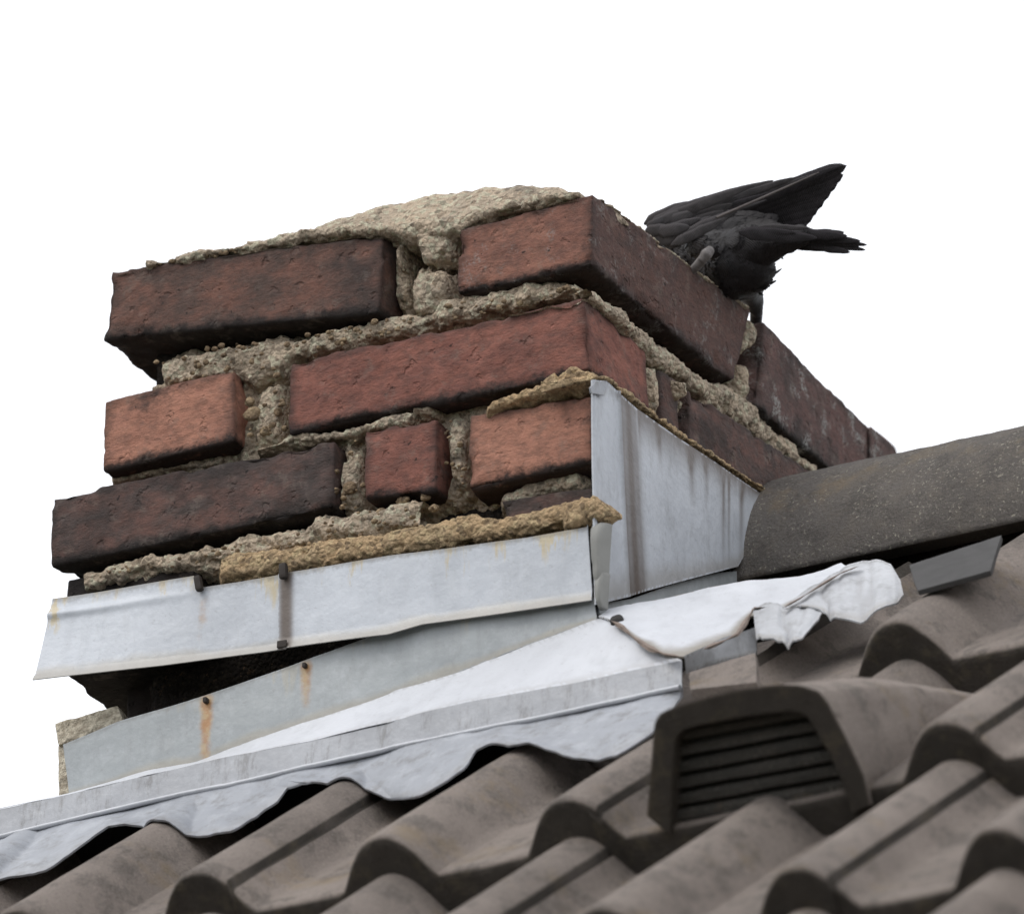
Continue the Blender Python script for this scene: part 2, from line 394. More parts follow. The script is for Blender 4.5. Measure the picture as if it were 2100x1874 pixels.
# ------------------------------------------------------------------ ground
mb = MB(); mb.grid(np.array([[[x, y, -7.5] for y in (-900, -20, 20, 900)] for x in (-900, -20, 20, 900)], float), flip=False)
t = NT('grass and paving'); gm = t.fin(t.mix(t.ramp(t.noise(.3, 5), .4, .6), (.045, .055, .03), (.06, .058, .052)), .95)
g = mb.build('ground', gm, smooth=False); tag(g, kind='structure')

# ================================================================== chimney
ch = empty('chimney', tuple(F(C2(935, 1800))+np.array([0, 0, -.03])), 'old red brick chimney stack with crumbling sandy mortar, top bricks overhanging', 'chimney')
ci = [0]
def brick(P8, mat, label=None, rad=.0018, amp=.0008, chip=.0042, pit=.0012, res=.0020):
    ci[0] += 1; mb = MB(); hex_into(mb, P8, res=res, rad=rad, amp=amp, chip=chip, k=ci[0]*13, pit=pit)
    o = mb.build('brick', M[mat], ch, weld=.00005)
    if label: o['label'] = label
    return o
def fbrick(pts, mat, y=0.0, depth=.1, **kw):
    return brick(box8([F(p, y) for p in pts], (0, depth, 0)), mat, **kw)
def cbrick(pts, sidepts, mat, y=0.0, **kw):
    TL, TR, BR, BL = [F(p, y) for p in pts]; TRb = S(sidepts[0], TR[0]); BRb = S(sidepts[1], BR[0])
    dT = TRb-TR; dB = BRb-BR
    return brick([[[BL, TL], [BL+dB, TL+dT]], [[BR, TR], [BRb, TRb]]], mat, **kw)
def sbrick(pts, mat, x=0.0, depth=.1, **kw):
    TL, TR, BR, BL = [S(p, x) for p in pts]; D = np.array([-depth, 0, 0])     # TL nearest the corner
    # a: back(-x) -> face ; b: near -> far
    P8 = [[[BL+D, TL+D], [BR+D, TR+D]], [[BL, TL], [BR, TR]]]
    return brick(P8, mat, **kw)
# top course
fbrick([C1(358, 412), C1(1500, 262), C1(1468, 590), C1(320, 702)], 'brown', label='sooty brown brick at the top left, its underside showing')
cbrick([C2(385, 245), C2(942, 93), C2(937, 390), C2(372, 520)], [C2(1600, 578), C2(1530, 885)], 'orange', y=0, chip=.007, label='top corner brick, orange front and lichened dark side')
sbrick([C2(1648, 622), C7(1135, 470), C7(1080, 790), C2(1620, 985)], 'lichen', label='dark top brick at the far right end', chip=.007)
# second course
fbrick([C1(330, 955), C1(864, 826), C1(868, 1120), C1(325, 1250)], 'salmon', chip=.004)
cbrick([C1(1098, 797), C2(905, 528), C2(935, 835), C1(1095, 1092)], [C2(1160, 745), C2(1180, 1010)], 'red', chip=.004, amp=.0013, pit=.0016)
sbrick([C2(1218, 822), C2(1292, 870), C2(1310, 1170), C2(1232, 1120)], 'dark', x=-.004)
sbrick([C2(1338, 905), C7(742, 600), C7(800, 870), C2(1350, 1190)], 'dark', x=-.001, chip=.006)
# third course
fbrick([C1(107, 1350), C1(1288, 1112), C1(1280, 1400), C1(112, 1640)], 'dark', chip=.007, label='long dark brick jutting out past the left side')
fbrick([C1(1410, 1072), C1(1712, 1028), C1(1705, 1332), C1(1413, 1362)], 'red', y=.001, chip=.005)
fbrick([C2(430, 1012), C2(945, 925), C2(945, 1208), C2(420, 1325)], 'salmon', y=0, chip=.005)
# fourth course, mostly behind mortar
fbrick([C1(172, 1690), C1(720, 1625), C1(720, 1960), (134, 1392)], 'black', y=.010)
fbrick([C1(760, 1625), C1(1500, 1500), C1(1500, 1850), C1(760, 1960)], 'dark', y=.022)
fbrick([C2(560, 1365), C2(945, 1310), C2(945, 1600), C2(560, 1640)], 'dark', y=.006)
# fifth course in the dark under the cover strip
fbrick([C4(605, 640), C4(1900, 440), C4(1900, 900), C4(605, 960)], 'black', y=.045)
# hidden core of the stack
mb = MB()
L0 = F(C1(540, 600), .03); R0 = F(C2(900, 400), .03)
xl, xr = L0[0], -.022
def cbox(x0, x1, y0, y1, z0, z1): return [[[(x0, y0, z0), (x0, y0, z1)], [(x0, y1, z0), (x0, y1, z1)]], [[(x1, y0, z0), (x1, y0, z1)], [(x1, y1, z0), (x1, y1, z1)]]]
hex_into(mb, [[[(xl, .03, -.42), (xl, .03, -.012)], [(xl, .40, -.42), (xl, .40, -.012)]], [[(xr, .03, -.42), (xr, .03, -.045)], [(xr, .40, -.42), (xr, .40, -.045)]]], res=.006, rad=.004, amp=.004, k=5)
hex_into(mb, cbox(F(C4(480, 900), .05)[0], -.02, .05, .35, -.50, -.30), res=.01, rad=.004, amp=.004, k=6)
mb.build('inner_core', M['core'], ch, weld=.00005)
# bed and head joints
mb = MB()
A = dict(res=.0014)
# recessed pointing behind every joint
strip(mb, [C1(530, 735), C1(1000, 660), C1(1520, 590), C2(400, 480), C2(880, 400)], [C1(530, 1640), C1(1000, 1560), C1(1560, 1480), C2(400, 1420), C2(880, 1340)], 'F', .019, .05, amp=.004, lump=.005, k=90, res=.0018)
# joint between top and second course
strip(mb, [C1(500, 775), C1(640, 760), C1(760, 715), C1(900, 690), C1(990, 655), C1(1060, 660), C1(1180, 680), C1(1260, 640), C1(1400, 625), C1(1520, 575), C1(1680, 560), C2(330, 530), C2(450, 500), C2(560, 470), C2(700, 440), C2(860, 465), C2(932, 498)],
      [C1(520, 905), C1(700, 900), C1(870, 850), C1(940, 890), C1(1060, 870), C1(1100, 800), C1(1180, 770), C1(1400, 715), C1(1600, 680), C2(240, 660), C2(560, 590), C2(780, 545), C2(932, 535)], 'F', .006, .06, amp=.0035, lump=.006, k=1)
strip(mb, [C1(462, 905), C1(560, 860), C1(700, 850), C1(860, 815)], [C1(462, 940), C1(560, 930), C1(700, 900), C1(860, 850)], 'F', .012, .06, k=2, lump=.004)
# joints around the second-course bricks
strip(mb, [C1(925, 900), C1(980, 870), C1(1100, 840)], [C1(890, 1175), C1(1000, 1160), C1(1110, 1110)], 'F', .006, .06, k=3, lump=.004)
strip(mb, [C1(900, 1155), C1(1000, 1140), C1(1100, 1085), C1(1300, 1075), C1(1480, 1020), C1(1620, 990), C2(200, 960), C2(330, 960)], [C1(900, 1185), C1(1100, 1135), C1(1290, 1120), C1(1420, 1085), C1(1600, 1050), C2(200, 1010), C2(330, 1010)], 'F', .004, .06, k=4)
strip(mb, [C1(300, 1275), C1(480, 1240), C1(700, 1195), C1(880, 1160)], [C1(300, 1310), C1(480, 1270), C1(700, 1225), C1(880, 1190)], 'F', .014, .06, k=5)
# head joint in the top course (below the cap) in two lumps
strip(mb, [C2(140, 230), C2(260, 190), C2(400, 200)], [C2(190, 385), C2(260, 395), C2(372, 350)], 'F', .000, .06, k=6, lump=.005, amp=.004)
strip(mb, [C2(150, 390), C2(260, 380), C2(375, 380)], [C2(130, 590), C2(240, 600), C2(380, 540)], 'F', .004, .06, k=7, lump=.005, amp=.004)
strip(mb, [C1(1505, 285), C1(1560, 280), C1(1620, 290)], [C1(1500, 580), C1(1560, 600), C1(1620, 590)], 'F', .016, .07, k=8, lump=.005)
strip(mb, [C1(1525, 290), C1(1560, 285)], [C1(1530, 400), C1(1560, 400)], 'F', .004, .05, k=28, lump=.004)
# head joints of third course
strip(mb, [C1(1290, 1110), C1(1420, 1080)], [C1(1250, 1420), C1(1440, 1440)], 'F', .007, .06, k=9, lump=.005)
strip(mb, [C2(300, 985), C2(440, 990)], [C2(320, 1330), C2(420, 1330)], 'F', .006, .06, k=10, lump=.005)
# bed under the third course
strip(mb, [C1(190, 1700), C1(260, 1640), C1(420, 1605), C1(700, 1555), C1(900, 1490), C1(1000, 1480), C1(1150, 1480), C1(1240, 1410), C1(1400, 1370), C1(1560, 1360), C1(1640, 1360), C2(150, 1400), C2(250, 1440)],
      [C1(185, 1755), C1(330, 1720), C1(530, 1665), C1(700, 1650), C1(900, 1620), C1(1100, 1580), C1(1300, 1540), C1(1500, 1510), C1(1640, 1490), C2(150, 1500), C2(250, 1510)], 'F', .002, .05, k=11, lump=.004, amp=.004)
strip(mb, [C2(500, 1370), C2(640, 1300), C2(740, 1255), C2(870, 1235), C2(945, 1260)], [C2(500, 1410), C2(640, 1370), C2(760, 1340), C2(945, 1320)], 'F', .010, .05, k=12)
# right-hand face
strip(mb, [C2(936, 492), C2(985, 512), C2(1080, 580), C2(1180, 660), C2(1300, 740), C2(1340, 800), C2(1450, 870), C2(1560, 905), C2(1620, 960), C7(640, 440), C7(760, 570), C7(860, 620)],
      [C2(925, 535), C2(965, 562), C2(1060, 640), C2(1160, 745), C2(1220, 830), C2(1300, 850), C2(1380, 920), C2(1480, 1010), C7(300, 330), C7(500, 460), C7(660, 560), C7(800, 640)], 'S', -.002, -.06, amp=.003, lump=.004, k=13, ends=(0, 1))
strip(mb, [C2(1150, 740), C2(1235, 810)], [C2(1195, 1010), C2(1240, 1040)], 'S', -.004, -.06, k=14)
strip(mb, [C2(1285, 840), C2(1345, 880)], [C2(1310, 930), C2(1340, 950)], 'S', .003, -.06, k=15, lump=.004)
strip(mb, [C2(1290, 930), C2(1345, 950)], [C2(1310, 1080), C2(1355, 1080)], 'S', -.006, -.06, k=16)
strip(mb, [C2(1580, 570), C2(1652, 625)], [C2(1545, 780), C2(1600, 780)], 'S', .000, -.06, k=17, lump=.005)
strip(mb, [C2(1555, 780), C2(1612, 790)], [C2(1560, 940), C2(1620, 980)], 'S', .001, -.06, k=18, lump=.005)
mb.build('mortar_joint', M['mortar'], ch)
mb = MB(); hex_into(mb, [[[S(C7(985, 640), -.06), S(C7(990, 330), -.06)], [S(C7(1150, 640), -.06), S(C7(1135, 440), -.06)]], [[S(C7(985, 640), .002), S(C7(990, 320), .002)], [S(C7(1165, 640), .002), S(C7(1140, 445), .002)]]], res=.0022, rad=.004, amp=.002, chip=.004, k=120); mb.build('brick_fragment', M['lichen'], ch, weld=.00005)
# flaunching cap on top
mb = MB()
cl0 = F(C1(420, 405)); cr0 = F(C2(942, 93))
xs = np.linspace(cl0[0]-.01, cr0[0]-.010, 240); ys = np.linspace(0.0, .43, 250)
prof = np.array([(C1(420, 405)[0], 0), (C1(500, 375)[0], 8), (C1(640, 335)[0], 16), (C1(800, 275)[0], 33), (C1(960, 240)[0], 42), (C1(1140, 200)[0], 52), (C1(1300, 150)[0], 66), (C1(1500, 110)[0], 74), (C1(1780, 85)[0], 74), (C2(500, 65)[0], 66), (C2(700, 52)[0], 50), (C2(800, 62)[0], 32), (C2(880, 80)[0], 14), (C2(942, 93)[0], 0)])
X, Y = np.meshgrid(xs, ys, indexing='ij')
px = 1215+2842*X[:, 0]
H = np.interp(px, prof[:, 0], prof[:, 1])/3.0e3*1.45
zb = cl0[2] + (cr0[2]-cl0[2])*(X-cl0[0])/(cr0[0]-cl0[0])
f0 = .003+.004*(fbm(np.stack([X, Y*0, X*0], -1), 60, 3, 3)+1)
rp = np.clip((Y-f0)/.034, 0, 1); rp = np.sin(rp*pi/2)**.8
rr = np.clip((-X+.002)/.03, 0, 1)
Z = zb - .004 + (.05*np.minimum(Y, .2)-.14*np.maximum(Y-.2, 0))*np.clip(1+X/.1, 0, 1) + .004*rp + H[:, None]*rp
G = np.stack([X, Y, Z], -1)
nz = .0024*fbm(G, 45, 5, 40) + .0010*(.6-worley(G, 1/.013, 41)) + .0019*(.6-worley(G, 1/.0048, 42))
G[..., 2] += nz*np.clip(rp*3, .15, 1)*np.clip((cr0[0]-X)/.02, .2, 1); G[..., 1] -= nz*.7*(1-rp)
mb.grid(G, flip=False)
# drips over the brick tops
strip(mb, [C1(440, 398), C1(520, 372), C1(620, 345), C1(760, 310), C1(900, 280), C1(1100, 240), C1(1300, 225), C1(1480, 205), C1(1600, 200), C2(200, 190), C2(380, 170), C2(520, 130), C2(700, 90), C2(860, 80), C2(940, 88)],
      [C1(440, 412), C1(520, 400), C1(640, 382), C1(880, 345), C1(1040, 318), C1(1200, 285), C1(1300, 268), C1(1400, 262), C1(1530, 275), C2(200, 290), C2(385, 275), C2(420, 238), C2(530, 192), C2(760, 134), C2(940, 99)], 'F', -.0028, .05, amp=.0025, lump=.003, k=50)
strip(mb, [C2(945, 88), C2(1060, 165), C2(1200, 275), C2(1350, 390), C2(1500, 500), C2(1620, 585)], [C2(945, 102), C2(1060, 185), C2(1200, 292), C2(1350, 408), C2(1500, 516), C2(1620, 600)], 'S', .0005, -.05, amp=.0015, lump=.002, grain=.001, k=51)
cap = mb.build('mortar_cap', M['mortar'], ch)
# fresh yellowish fillets
mb = MB()
strip(mb, [C1(745, 1650), C1(820, 1580), C1(1100, 1535), C1(1300, 1500), C2(0, 1490), C2(200, 1455), C2(430, 1405), C2(560, 1420), C2(700, 1395), C2(860, 1355), C2(950, 1345)],
      [C1(745, 1722), C1(900, 1695), C1(1300, 1635), C2(0, 1612), C2(300, 1565), C2(600, 1510), C2(860, 1470), C2(955, 1440)], 'F', -.0085, .03, amp=.0014, lump=.0015, k=60, grain=.0016)
strip(mb, [C2(440, 1000), C2(560, 925), C2(690, 880), C2(760, 815), C2(850, 788), C2(910, 805), C2(955, 850)], [C2(440, 1030), C2(600, 970), C2(760, 930), C2(850, 915), C2(930, 885), C2(958, 858)], 'F', -.006, .03, amp=.002, lump=.003, k=61, ends=(1, 0))
strip(mb, [C2(952, 832), C2(1000, 842), C2(1120, 930), C2(1300, 1065), C2(1500, 1200), C2(1700, 1338)], [C2(955, 866), C2(1000, 872), C2(1110, 958), C2(1290, 1092), C2(1490, 1225), C2(1690, 1350)], 'S', .009, -.03, amp=.0012, lump=.0015, k=62, res=.0012)
strip(mb, [C2(780, 1372), C2(860, 1352), C2(950, 1350), C2(1012, 1388)], [C2(780, 1482), C2(860, 1465), C2(960, 1436), C2(1014, 1399)], 'F', -.0172, .0, amp=.0010, lump=.001, k=63, grain=.0018)
mb.build('yellow_mortar_fillet', M['sand'], ch)
# pebbles in the mortar
mb = MB()
def pebble(c, r, k):
    n, m = 7, 9; th = np.linspace(0, pi, n)[:, None]; ph = np.linspace(0, 2*pi, m+1)[:-1][None, :]
    G = np.stack([np.sin(th)*np.cos(ph), np.sin(th)*np.sin(ph), np.cos(th)+0*ph], -1)
    G = G*(1+.25*fbm(G, 1.3, 2, k)[..., None])*np.array(r)
    mb.grid(G+np.array(c), wrap=True, flip=True)
for i, (p, r) in enumerate([(C1(945, 1010), .0075), (C1(935, 960), .005), (C1(1350, 1315), .0065), (C1(1050, 1000), .004), (C1(1385, 1440), .004), (C2(165, 1365), .004), (C2(250, 1350), .0045), (C1(1560, 1370), .004), (C1(1480, 1420), .005), (C1(1690, 460), .0), (C1(1000, 1080), .005), (C1(1700, 1400), .004)]):
    if r: pebble(F(p, .006), (r*.85, r*.5, r*.7), i)
def inpoly(poly, n):
    poly = np.array(poly); lo, hi = poly.min(0), poly.max(0); res = []
    while len(res) < n:
        p = lo+rng.random(2)*(hi-lo); c = False; j = len(poly)-1
        for i in range(len(poly)):
            if (poly[i, 1] > p[1]) != (poly[j, 1] > p[1]) and p[0] < (poly[j, 0]-poly[i, 0])*(p[1]-poly[i, 1])/(poly[j, 1]-poly[i, 1])+poly[i, 0]: c = not c
            j = i
        if c: res.append(p)
    return res
for poly, n, yy in (([C1(530, 780), C1(1000, 690), C1(1050, 850), C1(560, 890)], 40, .003), ([C1(1050, 700), C1(1650, 590), C1(1600, 660), C1(1120, 770)], 36, .003), ([C2(300, 560), C2(880, 470), C2(880, 520), C2(300, 630)], 34, .003), ([C1(520, 398), C1(540, 385), C1(900, 320), C1(880, 340)], 30, .001), ([C1(300, 1660), C1(1150, 1500), C1(1350, 1420), C1(1700, 1380), C1(1700, 1460), C1(400, 1680)], 50, -.001), ([C1(930, 900), C1(1080, 880), C1(1080, 1080), C1(910, 1130)], 16, .003), ([C1(1300, 1130), C1(1400, 1100), C1(1410, 1400), C1(1280, 1400)], 14, .004), ([C2(330, 1000), C2(410, 1000), C2(410, 1300), C2(330, 1300)], 12, .003)):
    for p in inpoly(poly, n):
        r = .0008+.0014*rng.random()**2; pebble(F(p, yy-.0015+.001*rng.random()), (r*(1+rng.random()*.5), r, r*(.7+.4*rng.random())), int(rng.integers(1e6)))
o = mb.build('pebbles', M['pebble'], ch); tag(o, kind='stuff')

# ================================================================== sheet metal
def sheet(mb, top, bot, fn, n=140, m=14, thick=.0012, warp=.0008, wk=0, outn=None, lipb=0.0, stain=None, rust=None, flip=False, crease=None):
    """sheet spanned between two photo polylines; fn(p)->world for top and bottom (two callables)"""
    ft, fb = fn if isinstance(fn, tuple) else (fn, fn)
    T = resample(np.array([ft(p) for p in top]), n); B = resample(np.array([fb(p) for p in bot]), n)
    t = np.linspace(0, 1, m)[None, :, None]; G = B[:, None]*(1-t)+T[:, None]*t
    nn = np.array(outn if outn is not None else (0, -1, 0), float); nn /= np.linalg.norm(nn)
    wv = warp*fbm(G, 14, 3, wk)[..., None]*nn
    if crease is not None: wv = wv + crease(np.linspace(0, 1, n)[:, None], t[..., 0])[..., None]*nn
    G = G+wv
    vv = np.repeat(t[..., 0], n, 0)
    # screen-independent masks given in along/up fractions
    st = np.zeros((n, m)); ru = np.zeros((n, m)); ss = np.linspace(0, 1, n)[:, None]
    for (c, wd, lo, hi, a) in (stain or []): st = np.maximum(st, a*np.exp(-((ss-c)/wd)**4)*((t[..., 0] >= lo) & (t[..., 0] <= hi)))
    Lx = np.linalg.norm(G[-1, 0]-G[0, 0]); Ly = np.linalg.norm(G[0, -1]-G[0, 0])
    for (c, v, wd, ht, a) in (rust or []): ru = np.maximum(ru, a*np.exp(-((ss-c)*Lx/wd)**2-(np.where(t[..., 0] > v, 3, 1)*(t[..., 0]-v)*Ly/ht)**2))
    mb.grid(G, flip=flip, vv=vv, stain=st, rust=ru)
    mb.grid(G-nn*thick, flip=not flip, vv=vv, stain=st, rust=ru)
    for a, b, v_ in ((G[:, 0], G[:, 0]-nn*thick, 0), (G[:, -1], G[:, -1]-nn*thick, 1.1), (G[0], G[0]-nn*thick, .5), (G[-1], G[-1]-nn*thick, .5)):
        mb.grid(np.stack([a, b], 1), vv=v_)
    return G
# --- left cover strip
lf = empty('cover_flashing', tuple(F((130, 1390), -.02)), 'pale zinc cover strip left of the brown seam, flared out at its left end', 'flashing', 'zinc cover strips on the chimney front')
def cr_left(s, t): return .010*np.clip(1-s*1.1, 0, 1)*(1-t)**1.2 + .0025*np.exp(-(((t-.80)/.05)**2))*np.clip(1-s*1.45, 0, 1) + .002*np.clip((.10-t)/.10, 0, 1)
mb = MB()
sheet(mb, [C4(252, 300), C4(500, 262), C4(700, 228), C4(935, 190), C4(975, 246), C4(1150, 220), C4(1385, 178)], [C4(198, 722), C4(500, 680), C4(800, 638), C4(1100, 590), C4(1385, 545)], (lambda p: F(p, -.009), lambda p: F(p, -.011)), n=260, m=60, wk=1, crease=cr_left, rust=[(.655, .78, .005, .03, .5)], stain=[(.985, .012, 0, 1, .8)])
mb.build('zinc_sheet', M['zinc'], lf, weld=.00001)
def bar(mb, p, q, wid, dep, up=None, k=0):
    p = np.array(p, float); q = np.array(q, float); a = q-p; L = np.linalg.norm(a); a /= L
    n = np.array([0, -1., 0]) if up is None else np.array(up, float); n = n-a*n.dot(a); n /= np.linalg.norm(n); s_ = np.cross(a, n)
    P8 = [[[p-s_*wid/2-n*dep/2, q-s_*wid/2-n*dep/2], [p-s_*wid/2+n*dep/2, q-s_*wid/2+n*dep/2]], [[p+s_*wid/2-n*dep/2, q+s_*wid/2-n*dep/2], [p+s_*wid/2+n*dep/2, q+s_*wid/2+n*dep/2]]]
    hex_into(mb, P8, res=min(wid, dep)/3.5, rad=min(wid, dep)*.3, amp=.0002, k=k)
mb = MB(); bar(mb, F(C4(964, 262), -.013), F(C4(952, 192), -.013), .0048, .005); mb.build('wall_hook', M['iron'], lf)
# --- right cover strip
rf = empty('cover_flashing', tuple(F((1190, 1240), -.02)), 'pale zinc cover strip right of the brown seam, yellow stains along its top', 'flashing', 'zinc cover strips on the chimney front')
mb = MB()
def cr_r(s, t): return .0020*np.clip((.14-t)/.14, 0, 1) + .0006
sheet(mb, [C4(1345, 182), C4(1700, 122), C4(1881, 92), C5(500, 60), C5(900, 5), C5(1185, -45), C2(920, 1466)], [C4(1345, 548), C4(1700, 500), C4(1881, 478), C5(400, 430), C5(800, 375), C5(1213, 312)], (lambda p: F(p, -.0115), lambda p: F(p, -.0125)), n=300, m=50, wk=5, crease=cr_r, stain=[(.024, .024, 0, 1, 1.0)])
mb.build('zinc_sheet', M['zinc'], rf, weld=.00001)
mb = MB(); bar(mb, F(C4(1368, 205), -.0155), F(C4(1366, 130), -.0155), .0055, .005); mb.build('wall_hook', M['iron'], rf)
mb = MB(); bar(mb, F(C4(1358, 535), -.0155), F(C4(1360, 500), -.0155), .007, .0015); mb.build('clip', M['iron'], rf)
# mastic
ms = MB()
strip(ms, [C2(908, 1462), C2(950, 1450), C2(992, 1445)], [C2(925, 1690), C2(950, 1720), C2(975, 1700)], 'F', -.0165, -.006, amp=.0015, lump=.002, grain=.0002, k=70)
strip(ms, [C2(925, 1660), C2(985, 1650)], [C2(945, 1795), C2(975, 1790)], 'F', -.0160, -.006, amp=.0015, lump=.002, grain=.0002, k=71)
mo = ms.build('mastic_seam', M['mastic'], rf)
# --- side flashing
sf = empty('side_flashing', tuple(S(C2(1100, 1770), .012)), 'triangular pale zinc sheet on the chimney side with dark vertical streaks', 'flashing')
mb = MB()
# streak positions as fractions
def crs(s, t): return .004*np.exp(-((s-.155)/.02)**2) + .003*np.exp(-((s-.02)/.02)**2)
ytop = [C2(937, 868), C2(1010, 872), C2(1045, 905), C2(1120, 985), C2(1300, 1110), C2(1500, 1240), C2(1655, 1345), C2(1662, 1352)]
ybot = [C2(950, 1795), C2(1030, 1780), C2(1165, 1742), C2(1350, 1690), C2(1548, 1640), C2(1600, 1500), C2(1662, 1375)]
def sheet_map(mb, pairs, fn, m=60, sub=24, nn=(1, 0, 0), thick=.0012, warp=.0006, dark=None, wk=0, lift=None):
    cols = []
    P = [(np.array(a, float), np.array(b, float)) for a, b in pairs]
    for i in range(len(P)-1):
        for j in range(sub):
            f = j/sub; cols.append((P[i][0]*(1-f)+P[i+1][0]*f, P[i][1]*(1-f)+P[i+1][1]*f, i+f))
    cols.append((P[-1][0], P[-1][1], len(P)-1.0))
    t = np.linspace(0, 1, m); G = np.array([[fn(b*(1-q)+a*q) for q in t] for a, b, _ in cols]); ids = np.array([c[2] for c in cols])
    nn = np.array(nn, float); nn /= np.linalg.norm(nn)
    G = G + nn*(warp*fbm(G, 14, 3, wk))[..., None]
    if lift is not None: G = G + nn*lift(ids[:, None], t[None, :])[..., None]
    vv = np.repeat(t[None, :], len(cols), 0); st = np.zeros(vv.shape) if dark is None else dark(ids[:, None], t[None, :], G)
    mb.grid(G, vv=vv, stain=st); mb.grid(G-nn*thick, flip=True, vv=vv, stain=st)
    for a in (G[:, 0], G[:, -1], G[0], G[-1]): mb.grid(np.stack([a, a-nn*thick], 1), vv=.5)
    return G
pairs = [(C2(935, 868), C2(950, 1800)), (C2(1000, 872), C2(1020, 1784)), (C2(1045, 915), C2(1085, 1768)), (C2(1122, 985), C2(1165, 1742)), (C2(1300, 1110), C2(1310, 1702)), (C2(1480, 1228), C2(1470, 1660)), (C2(1560, 1283), C2(1546, 1640)), (C2(1660, 1352), C2(1625, 1500))]
def sdark(i, t, G):
    band = np.exp(-((i-2.5)/.52)**6)*(.88+.12*np.sin(i*13))
    edge = .8*np.exp(-((1-t)*6)**2)*(i > 3)
    run = sum(a*np.exp(-((i-c-.12*(1-t))/w_)**2)*np.clip(1.25-(1-t)*l_, 0, 1) for c, w_, l_, a in ((4.25, .07, 2.5, .9), (5.05, .09, 1.1, .9), (5.35, .06, 1.3, .9), (6.0, .12, 1.2, .8), (3.5, .05, 4, .7), (4.6, .05, 3, .6)))
    return np.clip(band+edge+run, 0, .95)
sheet_map(mb, pairs, lambda p: S(p, .0075), dark=sdark, wk=9, lift=lambda i, t: .0022*np.exp(-((i-2.0)/.06)**2) + .0015*np.exp(-((i-.1)/.12)**2))
mb.build('zinc_sheet', M['zinc_side'], sf, weld=.00001)
mb = MB(); sheet_map(mb, [(C2(932, 900), C2(936, 922)), (C2(958, 872), C2(990, 932)), (C2(1008, 882), C2(1000, 900))], lambda p: S(p, .0105), m=6, sub=6); mb.build('folded_tab', M['lead_grey'], sf)
# --- front upstand
up = empty('upstand_flashing', tuple(F(C4(330, 1240), -.013)), 'dull grey zinc upstand with two rusty nails, low on the chimney front', 'flashing')
mb = MB()
upairs = [(C4(305, 1003), C4(332, 1250)), (C4(570, 890), C4(560, 1190)), (C4(760, 832), C4(740, 1140)), (C4(900, 790), C4(940, 1090)), (C4(1150, 705), C4(1180, 1000)), (C4(1450, 600), C4(1450, 905)), (C4(1881, 440), C4(1881, 770)), (C5(500, 350), C5(540, 665)), (C5(900, 300), C5(900, 525)), (C5(1215, 290), C5(1235, 400))]
def urust(mb_G): pass
GG = sheet_map(mb, upairs, lambda p: F(p, -.0085), nn=(0, -1, 0), wk=12, warp=.002)
# rust runs below the nails
Pn = [F(C4(993, 790), -.009), F(C4(1470, 622), -.009)]
for key in ('rust',): mb.at.setdefault(key, [np.zeros(len(v)) for v in mb.v])
ofs = 0
for gi, V in enumerate(mb.v):
    r_ = np.zeros(len(V))-.4
    for j, p in enumerate(Pn):
        dx = V[:, 0]-p[0]; dz = V[:, 2]-p[2]; L = (.078, .04)[j]
        wx = np.where(dz > 0, .007, .0065+.004*np.clip((-dz-.05)/.03, 0, 1)); r_ = np.maximum(r_, -.4+(1.55, 1.4)[j]*np.exp(-(dx/wx)**2)*np.clip(1-np.where(dz > 0, dz/.008, -dz/L), 0, 1)**.5)
    mb.at['rust'][gi] = r_
mb.build('zinc_sheet', M['zinc_dull'], up, weld=.00001)
for j, p in enumerate(Pn):
    mb = MB(); bar(mb, p+np.array([0, .002, 0]), p+np.array([0, -.0022, 0]), .0026, .0034, (0, 0, 1)); mb.build('nail', M['iron'], up)

mb = MB(); hex_into(mb, box8([F((-90, 1700), -.004), F((1225, 1300), -.004), F((1225, 1560), -.004), F((-90, 1960), -.004)], (0, .012, 0)), res=.02, rad=.001, amp=.0002, k=2); mb.build('filler_board', M['gap'], up)  # added dark filler, blocks the sky seen through the gap below the apron
# --- lead apron: sloping white sheet, edge face, skirt dressed over the tiles
ap = empty('lead_apron', tuple(F(C4(1881, 1100), -.06)), 'long lead apron under the chimney front, wavy lower edge dressed over the tiles', 'flashing')
def yB(px_): return np.interp(px_, [-60, 140, 400, 800, 1230, 1400], [-.022, -.026, -.034, -.048, -.060, -.060])
Bl = [(-60, 1672), C4(0, 1312), C4(330, 1243), C4(720, 1150), C4(1100, 1058), C4(1500, 985), C4(1881, 895), C5(240, 890), C5(600, 800), C5(860, 755), C5(1200, 690), C5(1640, 592)]
Al = [(-60, 1668), C4(0, 1308), C4(330, 1238), C4(720, 1128), C4(940, 1082), C4(1450, 900), C4(1881, 760), C5(240, 750), C5(600, 640), C5(900, 520), C5(1235, 392), C5(1300, 400)]
Cl = [(-60, 1732), C4(0, 1452), C4(330, 1375), C4(720, 1280), C4(1100, 1205), C4(1500, 1110), C4(1881, 1030), C5(240, 1025), C5(600, 950), C5(860, 900), C5(1200, 830), C5(1670, 722)]
FB = lambda p: F(p, float(yB(p[0]))); FC = lambda p: F(p, float(yB(p[0]))-.003)
mb = MB()
